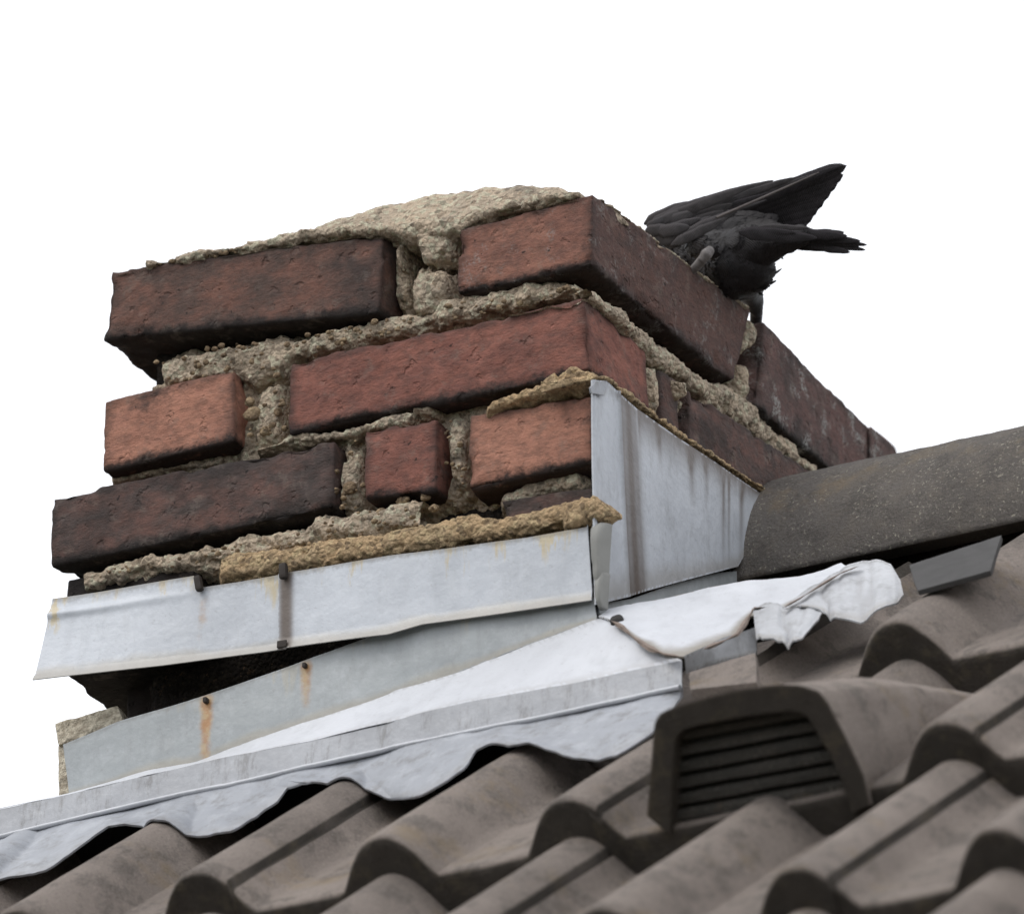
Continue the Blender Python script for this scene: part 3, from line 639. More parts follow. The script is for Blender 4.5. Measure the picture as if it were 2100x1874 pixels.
def surf(mb, rows, n=260, ms=(16,), wk=0, warp=.001, thick=.0015, vv0=(0, 1), drape=False):
    Rw = [resample(r, n) for r in rows]; cols = []
    for i in range(len(Rw)-1):
        k = ms[i] if i < len(ms) else ms[-1]
        for j in range(k): cols.append(Rw[i]*(1-j/k)+Rw[i+1]*(j/k))
    cols.append(Rw[-1]); G = np.stack(cols, 1)
    nn = np.array([.1, -.8, .6]); G = G + nn*(warp*fbm(G, 22, 3, wk))[..., None]
    if drape:
        q = G-ROOF0; u_, v_, h_ = q.dot(RX), q.dot(RU), q.dot(RN)
        hs = hump((((u_-U0)/W_+.5) % 1.0-.5)*W_) + LIFT*(1-(v_-V0)/E_)+.0035
        d_ = np.where(v_ < -.005, hs-h_, -1); G = G + RN*(np.maximum(d_, 0))[..., None]
    vv = np.linspace(vv0[0], vv0[1], G.shape[1])[None, :]+np.zeros(G.shape[:2])
    mb.grid(G, flip=False, vv=vv); mb.grid(G-nn*thick, flip=True, vv=vv)
    for a in (G[:, 0], G[:, -1], G[0], G[-1]): mb.grid(np.stack([a, a-nn*thick], 1), vv=.5)
    return G
def rows2(top, bot, ft, fb):
    """resample both polylines by photo x so that they pair up"""
    xs_ = np.linspace(max(top[0][0], bot[0][0]), min(top[-1][0], bot[-1][0]), 90)
    tp = np.array(top); bt = np.array(bot)
    return [ft((x, np.interp(x, tp[:, 0], tp[:, 1]))) for x in xs_], [fb((x, np.interp(x, bt[:, 0], bt[:, 1]))) for x in xs_]
# the white part runs from A (y=-.010) down to B
def poly_pair(a, b, n=90): return resample(np.array(a, float), n), resample(np.array(b, float), n)
ta, tb = Al, Bl
xs_ = np.linspace(-60, 1240, 110); at_, bt_ = np.array(Al), np.array(Bl)
rowA = [F((x, np.interp(x, at_[:, 0], at_[:, 1])), -.0095) for x in xs_]; rowB = []
for i, x in enumerate(xs_):
    x2 = x + max(0, (x-300))/(940)*157
    rowB.append(FB((x2, np.interp(x2, bt_[:, 0], bt_[:, 1]))))
surf(mb, [np.array(rowB), np.array(rowA)], ms=(14,), wk=21, warp=.0012, thick=.0003)
mb.build('white_slope', M['lead'], ap, weld=.00001)
mb = MB()
rC, rB = rows2(Cl, Bl, FC, FB)
surf(mb, [np.array(rC), np.array(rB)], ms=(10,), wk=22, warp=.0012, vv0=(.1, .9))
# raised fold line
rC2 = np.array(rC); n_ = len(rC2); ph = np.linspace(0, 2*pi, 8)[:-1]
rC3 = resample(rC2, 240); rC3[:, 2] += .0006*fbm(rC3, 30, 3, 5)
tube = rC3[:, None]+np.stack([0*ph, .0024*np.cos(ph)-.0018, .0016*np.sin(ph)], -1)[None]; mb.build('edge_face', M['lead_streak'], ap, weld=.00001)
mb = MB(); mb.grid(tube, wrap=True, vv=.5); mb.build('rolled_fold', M['lead'], ap)  # white colour paints the lit line along the fold
D1 = [(-60, 1850, -1), (-20, 1830, -1)] 
Dl = [(-60, 1810), C4(0, 1660), C4(220, 1612), C4(330, 1545), C4(450, 1445), C4(520, 1395), C4(600, 1374), C4(680, 1385), C4(780, 1425), C4(960, 1450), C4(1110, 1422), C4(1230, 1345), C4(1330, 1270), C4(1380, 1205), C4(1450, 1178), C4(1600, 1182), C4(1700, 1190), C4(1800, 1230), C5(200, 1245), C5(300, 1252), C5(380, 1240), C5(500, 1175), C5(590, 1110), C5(650, 1030), C5(720, 998), C5(800, 1000), C5(900, 988), C5(1000, 1020), C5(1120, 1060), C5(1240, 1075), C5(1330, 1055), C5(1430, 1000), C5(1500, 945), C5(1540, 870), C5(1600, 830), C5(1660, 740)]
hD = lambda p: np.interp(p[0], [-60, 94, 255, 408, 520, 638, 800, 1010, 1080, 1227, 1330, 1410], [-.004, -.004, .006, -.008, -.004, .008, -.006, .012, .010, -.002, .006, .008])
mb = MB()
Dd = np.array([p[:2] for p in Dl]); xs_ = np.linspace(-60, 1400, 260)
dl = np.array([np.interp(x, Dd[:, 0], Dd[:, 1]) for x in xs_]); dl += 2.2*fbm(np.stack([xs_*.04, xs_*0, xs_*0], -1), 1, 3, 4)
cc_ = np.array(Cl)
rD = [onroof((x, y), float(hD((x, y)))) for x, y in zip(xs_, dl)]; rCs = [FC((x, np.interp(x, cc_[:, 0], cc_[:, 1]))) for x in xs_]
surf(mb, [np.array(rD), np.array(rCs)], n=420, ms=(30,), wk=23, warp=.003, vv0=(0, .9), drape=True)
mb.build('wavy_skirt', M['lead_grey'], ap, weld=.00001)

# --- crumpled side apron right of the corner
sa = empty('side_apron', tuple(onroof((1500, 1230), .03)), 'crumpled white lead sheet on the tiles right of the chimney corner', 'flashing')
def hz(p, y0): return p
# three dimensional: plane falling gently towards the viewer, tied to the white slope of the apron
P_a = F(C5(1235, 392), -.0095); P_b = FB(C5(1640, 592)); P_c = onroof(C6(1250, 220), .010)
nS = np.cross(P_b-P_a, P_c-P_a); nS /= np.linalg.norm(nS); nS = nS if nS[2] > 0 else -nS
def SAp(p, h=0): return on(p, P_a+nS*h, nS)
mb = MB()
topE = [C5(1290, 330), C5(1400, 330), C6(150, 290), C6(320, 255), C6(480, 225), C6(620, 215), C6(760, 190), C6(900, 140), C6(1000, 120)]
midE = [C5(1305, 400), C5(1380, 450), C5(1460, 515), C5(1560, 560), C6(240, 572), C6(350, 530), C6(470, 470), C6(560, 345), C6(720, 342), C6(800, 250)]
M['lead_seam'] = zinc_mat('white lead with brown seam', (.60, .615, .65), .10, 0, .95)
def sa_surf(top, bot, n=120, m=26, amp=.0, k=0, lift=None, mat='lead', name='crumpled_sheet', h=0.0):
    mb = MB(); T = np.array(resample(np.array(top, float), n)); B = np.array(resample(np.array(bot, float), n)); tt = np.linspace(0, 1, m)
    G = np.array([[SAp(B[i]*(1-q)+T[i]*q, h) for q in tt] for i in range(n)])
    hgt = amp*fbm(G, 38, 3, k)
    if lift is not None: hgt = hgt + lift(np.linspace(0, 1, n)[:, None], tt[None, :])
    G = G + nS*hgt[..., None]
    vv = np.repeat(tt[None, :], n, 0)*.9
    mb.grid(G, vv=vv); mb.grid(G-nS*.0013, flip=True, vv=vv)
    for a in (G[:, 0], G[:, -1], G[0], G[-1]): mb.grid(np.stack([a, a-nS*.0013], 1), vv=.0)
    return mb.build(name, M[mat], sa, weld=.00001)
sa_surf([C5(1240, 380), C5(1290, 345), C5(1400, 332), C6(150, 290), C6(320, 255), C6(480, 225), C6(640, 212), C6(800, 190), C6(1000, 125)], [C5(1305, 402), C5(1380, 455), C5(1460, 520), C5(1560, 565), C6(240, 574), C6(360, 525), C6(470, 478), C6(560, 380), C6(720, 352), C6(900, 240), C6(1050, 150)], k=31, amp=.0015, h=.0015, mat='lead_seam', name='flat_sheet')
# front lip of the side apron
def lipsurf(top, bot, d, name, mat, k, rowsd=None, amp=.002):
    mb = MB(); T = resample(np.array([SAp(p, .002) for p in top]), 110)
    B = resample(np.array([F(p, y) for p, y in bot]), 110)
    return T, B
mb = MB()
T = np.array([SAp(p, .0015) for p in (C6(245, 578), C6(350, 530), C6(470, 480), C6(590, 430))]); B = np.array([SAp(p, -.010) for p in (C6(250, 655), C6(360, 625), C6(480, 590), C6(590, 560))])
surf(mb, [B, T], n=90, ms=(12,), wk=33, warp=.0025); mb.build('folded_lip', M['lead_flap'], sa, weld=.00001)
# two crumpled flaps
def flap(outline_top, outline_bot, k, hs, name, amp, ph, fr):
    mb = MB(); n, m = 110, 40; T = resample(np.array(outline_top, float), n); B = resample(np.array(outline_bot, float), n); tt = np.linspace(0, 1, m)
    G = np.array([[SAp(B[i]*(1-q)+T[i]*q, 0) for q in tt] for i in range(n)])
    s_ = np.linspace(0, 1, n)[:, None]
    hgt = hs*np.sin(tt*pi*.5)[None, :]**.7 + amp*(.25+.75*(1-tt[None, :]))*np.sin(s_*fr+ph+1.0*fbm(G, 16, 2, k+3))*(.55+.8*np.abs(fbm(G, 12, 2, k+8)))*1.3 + .0005*fbm(G, 60, 3, k) + .0010*(1-np.abs(fbm(G, 26, 2, k+50))*4).clip(0, 1)
    G = G + nS*hgt[..., None]
    vv = np.repeat(tt[None, :], n, 0)*.8+.1
    mb.grid(G, vv=vv); mb.grid(G-nS*.0013, flip=True, vv=vv)
    for a in (G[:, 0], G[:, -1], G[0], G[-1]): mb.grid(np.stack([a, a-nS*.0013], 1), vv=.5)
    return mb.build(name, M['lead_flap'], sa, weld=.00001)
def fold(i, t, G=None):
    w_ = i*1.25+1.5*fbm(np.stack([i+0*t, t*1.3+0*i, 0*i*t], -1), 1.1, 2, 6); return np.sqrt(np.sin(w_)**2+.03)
for prs, nm, kk, am in (([(C6(575, 350), C6(590, 500)), (C6(640, 332), C6(625, 530)), (C6(710, 338), C6(690, 524)), (C6(790, 343), C6(748, 548)), (C6(860, 352), C6(815, 515)), (C6(912, 366), C6(885, 415))], 'crumpled_flap', 41, .0045),
        ([(C6(715, 348), C6(735, 356)), (C6(800, 290), C6(840, 358)), (C6(880, 240), C6(905, 372)), (C6(960, 192), C6(950, 410)), (C6(1030, 150), C6(1020, 414)), (C6(1105, 122), C6(1092, 426)), (C6(1180, 118), C6(1165, 382)), (C6(1240, 145), C6(1240, 350)), (C6(1285, 215), C6(1303, 300))], 'torn_flap', 42, .0030)):
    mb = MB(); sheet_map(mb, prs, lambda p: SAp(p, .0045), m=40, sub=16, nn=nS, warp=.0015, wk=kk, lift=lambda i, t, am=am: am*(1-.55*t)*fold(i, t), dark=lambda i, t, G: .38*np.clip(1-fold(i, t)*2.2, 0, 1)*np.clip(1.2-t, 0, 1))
    mb.build(nm, M['lead_flap'], sa, weld=.00001)
M['seam'] = flat('brown dirt in the seam', (.25, .20, .17), .9, 200, .5)
def ribbon(pts, wpx, name, h=.0045):
    mb = MB(); P = resample(np.array(pts, float), 60); d = np.gradient(P, axis=0); d /= np.linalg.norm(d, axis=1)[:, None]; nrm = np.stack([-d[:, 1], d[:, 0]], 1)
    s_ = np.linspace(0, 1, 60); wv = wpx*(.35+.65*np.abs(np.sin(s_*7+1))+.5*fbm(np.stack([s_*9, s_*0, s_*0], -1), 1, 3, 3))*np.clip(np.minimum(s_, 1-s_)*10, .1, 1)
    rows = [[SAp(P[i]+nrm[i]*wv[i]*q*.5, h+(.0006 if q == 0 else -.001)) for q in (-1, -.5, 0, .5, 1)] for i in range(60)]
    mb.grid(np.array(rows)); return mb.build(name, M['seam'], sa)
ribbon([C5(1300, 405), C5(1360, 440), C5(1400, 480), C5(1480, 535), C5(1560, 568), C5(1640, 580)], 11, 'dirt_seam', .0040)
ribbon([C6(330, 545), C6(430, 505), C6(500, 470), C6(540, 410), C6(580, 345), C6(650, 338)], 10, 'dirt_seam', .0060)
ribbon([C6(715, 345), C6(800, 298), C6(900, 235), C6(1000, 175), C6(1090, 140)], 5, 'dirt_seam', .0095)
mb = MB(); hex_into(mb, box8([SAp(C5(1292, 384), .0035), SAp(C5(1352, 370), .0035), SAp(C5(1358, 392), .0035), SAp(C5(1298, 404), .0035)], nS*-.006), res=.0008, rad=.004, amp=.0016, k=61); mb.build('dark_hole_patch', M['gap'], sa, weld=.00005)  # dark lump in place of the shadowed hole where the sheets don't meet
# dark step between the side flashing and the side apron
mb = MB(); pr = [(C5(1245, 325), C5(1245, 375)), (C5(1400, 300), C5(1400, 345)), (C6(200, 225), C6(200, 292)), (C6(400, 175), C6(400, 250)), (C6(560, 160), C6(560, 240))]
sheet_map(mb, pr, lambda p: S(p, .003), sub=10, m=10); mb.build('side_upstand', M['zinc_dull'], sa, weld=.00001)

# ================================================================== rendered block at the left
rb = empty('rendered_pier', tuple(F(C4(300, 1250), .02)), 'small roughcast pier end with a coping, left of the grey upstand', 'pier')
mb = MB(); hex_into(mb, box8([F(C4(262, 898), .012), F(C4(566, 815), .012), F(C4(600, 900), .012), F(C4(276, 1008), .012)], (-.012, .12, 0)), res=.002, rad=.0015, amp=.0010, k=3); mb.build('coping', M['render'], rb, weld=.00001)
mb = MB(); hex_into(mb, box8([F(C4(276, 1000), .016), F(C4(600, 880), .016), F(C4(600, 1240), .016), F(C4(276, 1285), .016)], (0, .12, 0)), res=.002, rad=.0015, amp=.0010, k=4); mb.build('wall', M['render'], rb, weld=.00001)

# ================================================================== roof
roof = empty('tiled_roof', tuple(R(.3, -.6, -.08)), 'pitched roof of grey brown double roll concrete tiles', 'roof')
LOCR = np.array(roof.location)
def prof(u):
    """height across the tile; rolls centred at multiples of W_"""
    q = ((u/W_+.5) % 1.0)-.5
    q = q*W_
    return hump(q)
THK = .0250
U_L, U_R = -2*W_+.016, .0205        # tile spans two rolls ending just right of the second one (u=0)
def tile_mesh(name, k=0, Lt=E_+.045, mid=1.0):
    nv = 12; us = np.r_[U_L, U_L+.003, U_L+.0060, U_L+.0064, U_L+.0070, np.linspace(U_L+.0100, U_R-.001, 62), U_R]; nu = len(us); vs = np.r_[0, .0015, .004, np.linspace(.012, Lt, nv-3)]
    U, V = np.meshgrid(us, vs, indexing='ij')
    lift = LIFT*(1-V/E_)
    rnd_ = .0035*(1-np.clip(V/.004, 0, 1))**2
    edge = .0016*np.clip((us-(U_R-.012))/.010, 0, 1)**1.5 - .0035*np.clip((.0070-(us-U_L))/.0008, 0, 1)          # slightly proud side lap
    pf = prof(U); mm = np.abs(U+W_) < W_*.5; pf = np.where(mm, -.031+(pf+.031)*(mid if mid else np.clip((V-.09)/.12, 0, 1)), pf)
    top = pf + lift - rnd_ + edge[:, None]
    th = THK*(1-.45*np.exp(-((U)/.012)**2)*1.0)
    P = np.stack([U, V, top], -1); P[..., 2] += .0006*fbm(P+k*3.1, 40, 3, k)
    P[:, 0, 1] += .0012*fbm(P[:, 0]+k, 90, 3, k)
    Q = P.copy(); Q[..., 2] = top-THK
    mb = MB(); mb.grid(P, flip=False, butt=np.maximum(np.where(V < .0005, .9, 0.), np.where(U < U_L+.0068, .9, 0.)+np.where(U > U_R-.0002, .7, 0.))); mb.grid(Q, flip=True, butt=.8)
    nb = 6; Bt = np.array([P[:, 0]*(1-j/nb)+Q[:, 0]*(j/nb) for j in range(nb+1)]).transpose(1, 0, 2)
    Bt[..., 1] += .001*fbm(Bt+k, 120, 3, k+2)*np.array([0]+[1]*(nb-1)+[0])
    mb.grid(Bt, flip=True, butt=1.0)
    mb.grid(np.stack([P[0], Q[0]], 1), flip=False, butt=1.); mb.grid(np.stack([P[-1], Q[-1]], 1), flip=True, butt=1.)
    V_ = np.concatenate(mb.v); me = bpy.data.meshes.new(name)
    Wd = V_[:, 0:1]*RX+V_[:, 1:2]*RU+V_[:, 2:3]*RN
    me.from_pydata(Wd.tolist(), [], mb.f)
    a = me.attributes.new('butt', 'FLOAT', 'POINT'); a.data.foreach_set('value', np.concatenate(mb.at['butt']).astype(np.float32))
    bm = bmesh.new(); bm.from_mesh(me)
    bmesh.ops.remove_doubles(bm, verts=bm.verts, dist=.00002); bmesh.ops.recalc_face_normals(bm, faces=bm.faces); bm.to_mesh(me); bm.free()
    me.materials.append(M['tile']); me.polygons.foreach_set('use_smooth', [True]*len(me.polygons))
    try: me.set_sharp_from_angle(angle=radians(50))
    except Exception: pass
    return me
tms = [tile_mesh('roof_tile', i) for i in range(4)]
tms_short = tile_mesh('roof_tile', 9, .235)
VENT = (0, 4)
for r in range(-3, 2):
    for kk in range(-8, 15, 2):                      # index of the right hand roll
        u, v = U0+kk*W_, V0+r*E_
        if (r, kk) == VENT: continue
        if r == 1 and kk < 3: continue
        c = R(u, v)
        # outside the picture: leave out
        q = R(u-.06, v+.15)-CAM; zz = q.dot(DV); sx, sy = 1050+FPX*q.dot(RV)/zz, 937-FPX*q.dot(UV)/zz
        if sx < -700 or sx > 2900 or sy > 2600: continue
        me = tms[rng.integers(4)]
        o = bpy.data.objects.new('roof_tile', me); col.objects.link(o); o.parent = roof
        jit = (rng.random(3)-.5)*np.array([.0012, .004, .0008])
        o.location = tuple(R(u+jit[0], v+jit[1], jit[2])-LOCR)
        o.rotation_euler = ((rng.random()-.5)*.004, 0, (rng.random()-.5)*.008)
# one tile half under the ridge on row 1 whose two rolls start left of the corner is cut at the chimney
mb = MB(); u, v = U0+2*W_, V0+E_
us = np.linspace(.012, U_R+u, 30); vs = np.r_[0, np.linspace(.004, .26, 10)]
UU, VV = np.meshgrid(us, vs, indexing='ij'); top = prof(UU-U0)+.004*(1-VV/E_)-.004
P = R(0, v)+UU[..., None]*RX+VV[..., None]*RU+top[..., None]*RN; Q = P-RN*THK
mb.grid(P, flip=False); mb.grid(Q, flip=True, butt=1.)
for a, b in ((P[:, 0], Q[:, 0]), (P[0], Q[0]), (P[-1], Q[-1])): mb.grid(np.stack([a, b], 1), butt=1.)
mb.build('roof_tile', M['tile'], roof, weld=.00002, fixn=True)
# deck under the tiles
mb = MB()
def slab(u0, u1, v0, v1, h0, h1): return [[[R(u0, v0, h0), R(u0, v0, h1)], [R(u0, v1, h0), R(u0, v1, h1)]], [[R(u1, v0, h0), R(u1, v0, h1)], [R(u1, v1, h0), R(u1, v1, h1)]]]
def plain(mb, P8):
    P8 = np.array(P8); V = P8.reshape(-1, 3); mb.add(V, [(0, 1, 3, 2), (4, 6, 7, 5), (0, 4, 5, 1), (2, 3, 7, 6), (0, 2, 6, 4), (1, 5, 7, 3)])
plain(mb, slab(-1.3, 1.9, -1.25, -.02, -.12, -.062)); plain(mb, slab(.015, 1.9, -.02, .40, -.12, -.058))
mb.build('roof_deck', M['gap'], roof, smooth=False, fixn=True)
# back slope
mb = MB(); yr = .31; zr = R(0, .40)[2]
G = np.array([[[x, yr+.0, zr-.08], [x, yr+1.2, zr-1.1]] for x in (.03, 1.9)]); mb.grid(G); mb.grid(G-np.array([0, 0, .05]), flip=True); mb.build('back_slope', M['tile'], roof, smooth=False)

# --- vent tile
vt = bpy.data.objects.new('vent_tile', None); col.objects.link(vt); vt.parent = roof; vt['label'] = 'vent tile with a louvred hood'
VTL = R(U0+4*W_, V0); vt.location = tuple(VTL-LOCR)
me = tile_mesh('vent_base', 11, E_+.045, 0.0)
def facepoint(p, dv=0.0):      # plane across the slope at the butt of the vent tile
    return on(p, R(0, V0-.004+dv), RU)
# base tile
o = bpy.data.objects.new('base_tile', me); col.objects.link(o); o.parent = vt
# hood: outer outline and opening (photo points on the face plane)
outer = [C6(62, 1345), C6(75, 1180), C6(100, 900), C6(118, 860), C6(160, 835), C6(260, 800), C6(480, 742), C6(700, 712), C6(800, 718), C6(890, 745), C6(935, 800), C6(1020, 960), C6(1110, 1150), C6(1140, 1290)]
inner = [C6(178, 1440), C6(184, 1250), C6(195, 1010), C6(205, 970), C6(240, 935), C6(330, 910), C6(560, 868), C6(760, 845), C6(810, 855), C6(845, 880), C6(880, 940), C6(950, 1060), C6(1010, 1200), C6(1050, 1330)]
Of = np.array([facepoint(p) for p in outer]); If = np.array([facepoint(p) for p in inner])
nO = 90; Of = resample(Of, nO); If = resample(If, nO)
mb = MB()
# hood shell runs back level-ish until it meets the tile
def hvec(h): return h
hO = (Of-ROOF0).dot(RN)                      # height above the crest plane
uO = (Of-ROOF0).dot(RX)
vsn = np.linspace(0, 1, 26)
shell = []
hmax = hO.max()
for i in range(nO):
    rowp = []
    for q in vsn:
        h = hO[i] - .30*q*.28 - .03*max(0, q-.45)
        uc = uO.mean(); uu = uc+(uO[i]-uc)*(1-.16*q)
        rowp.append(R(uu, V0-.004+.28*q, h))
    shell.append(rowp)
shell = np.array(shell); shell += RN*(.0006*fbm(shell, 60, 3, 3))[..., None]
bb = np.zeros(shell.shape[:2]); mb.grid(shell, flip=True, butt=bb)
mb.grid(np.stack([Of*(1-f)+If*f for f in (0, .12, .3, .5, .7, .88, 1)], 1)+np.array([0, -1, 0])*.0, flip=False, butt=np.repeat(np.array([[.5, 1, 1, 1, 1, 1, 1]]), nO, 0))
Ib = If+RU*.03; mb.grid(np.stack([If, Ib], 1), butt=1.)
mb.build('hood', M['tile'], vt, weld=.00002)
# louvres
lo_ = [C6(205, 970), C6(560, 868), C6(820, 850)]
def louv(a, b, i):
    A_ = facepoint(a, .010); B_ = facepoint(b, .010); mb = MB()
    up_ = RN*.0052; dn = RU*.016
    P8 = [[[A_, A_+up_], [A_+dn+up_*1.2, A_+dn+up_*2.2]], [[B_, B_+up_], [B_+dn+up_*1.2, B_+dn+up_*2.2]]]
    hex_into(mb, P8, res=.0022, rad=.0009, amp=.0003, k=i); return mb.build('louvre', M['tile_dk'], vt, weld=.00001)
M['tile_dk'] = tile_mat('dark concrete louvre', (.085, .08, .072))
Ls = [((235, 985), (860, 868)), ((200, 1062), (900, 935)), ((196, 1145), (940, 1005)), ((194, 1222), (980, 1078)), ((192, 1300), (1005, 1150)), ((190, 1375), (1030, 1225)), ((188, 1452), (1050, 1300))]
for i, (a, b) in enumerate(Ls): louv(C6(*a), C6(*b), i+80)
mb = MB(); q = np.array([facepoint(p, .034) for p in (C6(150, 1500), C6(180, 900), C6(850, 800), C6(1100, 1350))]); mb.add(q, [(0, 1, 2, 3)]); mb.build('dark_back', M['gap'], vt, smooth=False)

# --- ridge tiles
YR, RR_ = .315, .113
def ridge(x0, x1, zc, label, k, yaw=0.0, r=RR_, cut=0.0, drop=0.0):
    mb = MB(); n = 110; ph = np.linspace(-1.42, 1.62, 80); xs = np.linspace(0, x1-x0, n)
    for rad_, fl in ((r, False), (r-.016, True)):
        G = np.zeros((n, len(ph), 3))
        for j, a in enumerate(ph):
            # flattened arch
            yy = -rad_*np.sin(a); zz = rad_*np.cos(a)*.93
            off = cut*(np.clip(a, 0, 2)/1.5)       # slanting end
            G[:, j, 0] = x0 + xs*(1-off/(x1-x0)) + off; G[:, j, 1] = YR+yy; G[:, j, 2] = zc+zz - drop*xs
        nm = np.stack([np.zeros_like(ph), -np.sin(ph), np.cos(ph)], -1)[None]
        G = G + nm*(.0007*fbm(G, 50, 4, k)+.0005*fbm(G, 300, 2, k))[..., None]
        mb.grid(G, flip=fl); 
        if fl: Gi = G
        else: Go = G
    for a, b in ((Go[0], Gi[0]), (Go[-1], Gi[-1]), (Go[:, -1], Gi[:, -1]), (Go[:, 0], Gi[:, 0])):
        mb.grid(np.stack([a*(1-f)+b*f for f in (0, .1, .5, .9, 1)], 1), butt=np.repeat(np.array([[.3, .8, .8, .8, .8]]), len(a), 0))
    o = mb.build('ridge_tile', M['ridge'], roof, weld=.00002, fixn=True); o['label'] = label; return o
RZ = -.187
ridge(.010, .47, RZ, 'dark ridge tile butting against the chimney side', 90, cut=-.012)
ridge(.474, .93, RZ-.001, 'second ridge tile along', 91)
ridge(.934, 1.40, RZ, 'third ridge tile along', 92)
# slip under the ridge tile
mb = MB(); q = [onroof(p, .026) for p in (C7(1205, 1060), C7(1700, 900), C7(1640, 1090), C7(1250, 1197))]
P8 = box8(q, RN*-.004); hex_into(mb, P8, res=.004, rad=.001, amp=.0004, k=77); mb.build('grey_slip', M['slip'], roof, weld=.00001)
# bedding behind ridge
mb = MB(); P8 = [[[(.01, YR-.085, RZ-.06), (.01, YR-.085, RZ+.03)], [(.01, YR+.085, RZ-.06), (.01, YR+.085, RZ+.03)]], [[(1.4, YR-.085, RZ-.06), (1.4, YR-.085, RZ+.03)], [(1.4, YR+.085, RZ-.06), (1.4, YR+.085, RZ+.03)]]]
plain(mb, P8); mb.build('ridge_bedding', M['core'], roof, smooth=False, fixn=True)
# grey flap of tile under the side apron
mb = MB(); q = [onroof(p, .026) for p in (C6(262, 650), C6(588, 555), C6(592, 700), C6(268, 735))]; hex_into(mb, box8(q, RN*-.008), res=.003, rad=.001, amp=.0006, k=78)
mb.build('cut_tile_piece', M['tile'], roof, weld=.00001)

# ================================================================== crow
CB = np.array([-.02, .20, 0.0]); 
KD = (CB-CAM).dot(DV)
def K(x, y, d=0.0):
    """a point of the bird: crop-3 position, d metres deeper than the bird's middle"""
    r_ = ray(C3(x, y)); return CAM + r_*((KD+d)/r_.dot(DV))
crow = empty('crow', tuple(K(560, 1120, 0)), 'black crow bending down behind the top right edge of the chimney, tail raised', 'crow')
PX = 1/ (3.4*3189.0)*1.0             # metres per crop-3 pixel
def blob(bm, c, r, axis=None, stretch=1):
    m = Matrix.Translation(Vector(c))
    if axis is not None: m = m @ Vector(axis).to_track_quat('Z', 'Y').to_matrix().to_4x4()
    m = m @ Matrix.Diagonal((r, r, r*stretch, 1)); bmesh.ops.create_icosphere(bm, subdivisions=3, radius=1, matrix=m)
def chain(bm, pts, sq=1.0, n=10):
    pts = np.array(pts, float)
    for i in range(len(pts)-1):
        for j in range(n):
            f = j/n; q = pts[i]*(1-f)+pts[i+1]*f
            m = Matrix.Translation(Vector(K(q[0], q[1], q[2]))) @ Matrix.Diagonal((q[3]*PX,)*3+(1,)); bmesh.ops.create_icosphere(bm, subdivisions=2, radius=1, matrix=m)
bm = bmesh.new()
# x, y, depth, radius in crop pixels
chain(bm, [(1330, 640, -.03, 62), (1150, 660, -.02, 100), (960, 740, .0, 180), (760, 800, .01, 215), (600, 790, .02, 200), (430, 700, .03, 130), (330, 620, .03, 80)])
chain(bm, [(960, 740, 0, 200), (960, 850, .0, 195), (930, 930, .02, 160), (975, 1010, .03, 95), (1012, 1080, .04, 64), (1022, 1130, .045, 60), (1024, 1165, .05, 50)])
chain(bm, [(620, 640, .02, 110), (800, 590, .02, 110), (1000, 590, .01, 80), (1150, 600, 0, 60)])
chain(bm, [(760, 520, .02, 55), (950, 510, .015, 50), (1100, 520, .01, 40)])
chain(bm, [(800, 850, 0, 190), (830, 940, 0, 130), (880, 1010, 0, 75)])
chain(bm, [(600, 700, -.03, 75), (690, 735, -.045, 38)])       # thigh
me = bpy.data.meshes.new('body'); bm.to_mesh(me); bm.free()
o = bpy.data.objects.new('body', me); col.objects.link(o)
md = o.modifiers.new('r', 'REMESH'); md.mode = 'VOXEL'; md.voxel_size = .0016
md = o.modifiers.new('s', 'SMOOTH'); md.iterations = 6; md.factor = .6
dg = bpy.context.evaluated_depsgraph_get(); me2 = bpy.data.meshes.new_from_object(o.evaluated_get(dg)); bpy.data.objects.remove(o)
V = np.zeros(len(me2.vertices)*3); me2.vertices.foreach_get('co', V); V = V.reshape(-1, 3)
Nn = np.zeros(len(me2.vertices)*3); me2.vertices.foreach_get('normal', Nn); Nn = Nn.reshape(-1, 3)
V = V + Nn*(.0016*fbm(V, 70, 3, 5)+.0014*(.5-worley(V, 1/.011, 6)))[:, None] - np.array(crow.location)
me2.vertices.foreach_set('co', V.ravel()); me2.name = 'body'; me2.materials.clear(); me2.materials.append(M['plume']); me2.polygons.foreach_set('use_smooth', [True]*len(me2.polygons))
o = bpy.data.objects.new('body', me2); col.objects.link(o); o.parent = crow; body = o
# beak
def tuberad(mb, pts, rad, m=10, **kw):
    pts = resample(np.array(pts, float), 24); rad = np.interp(np.linspace(0, 1, 24), np.linspace(0, 1, len(rad)), rad)
    d = np.gradient(pts, axis=0); d /= np.linalg.norm(d, axis=1)[:, None]; a = np.cross(d, np.array([.3, .9, .2])); a /= np.linalg.norm(a, axis=1)[:, None]; b = np.cross(d, a)
    ph = np.linspace(0, 2*pi, m+1)[:-1]
    G = pts[:, None]+rad[:, None, None]*(a[:, None]*np.cos(ph)[None, :, None]+b[:, None]*np.sin(ph)[None, :, None]); mb.grid(G, wrap=True, **kw)
mb = MB(); tuberad(mb, [K(1024, 1150, .05), K(1020, 1240, .055), K(1010, 1330, .06)], [.0045, .004, .0012]); mb.build('beak', M['plume'], crow)
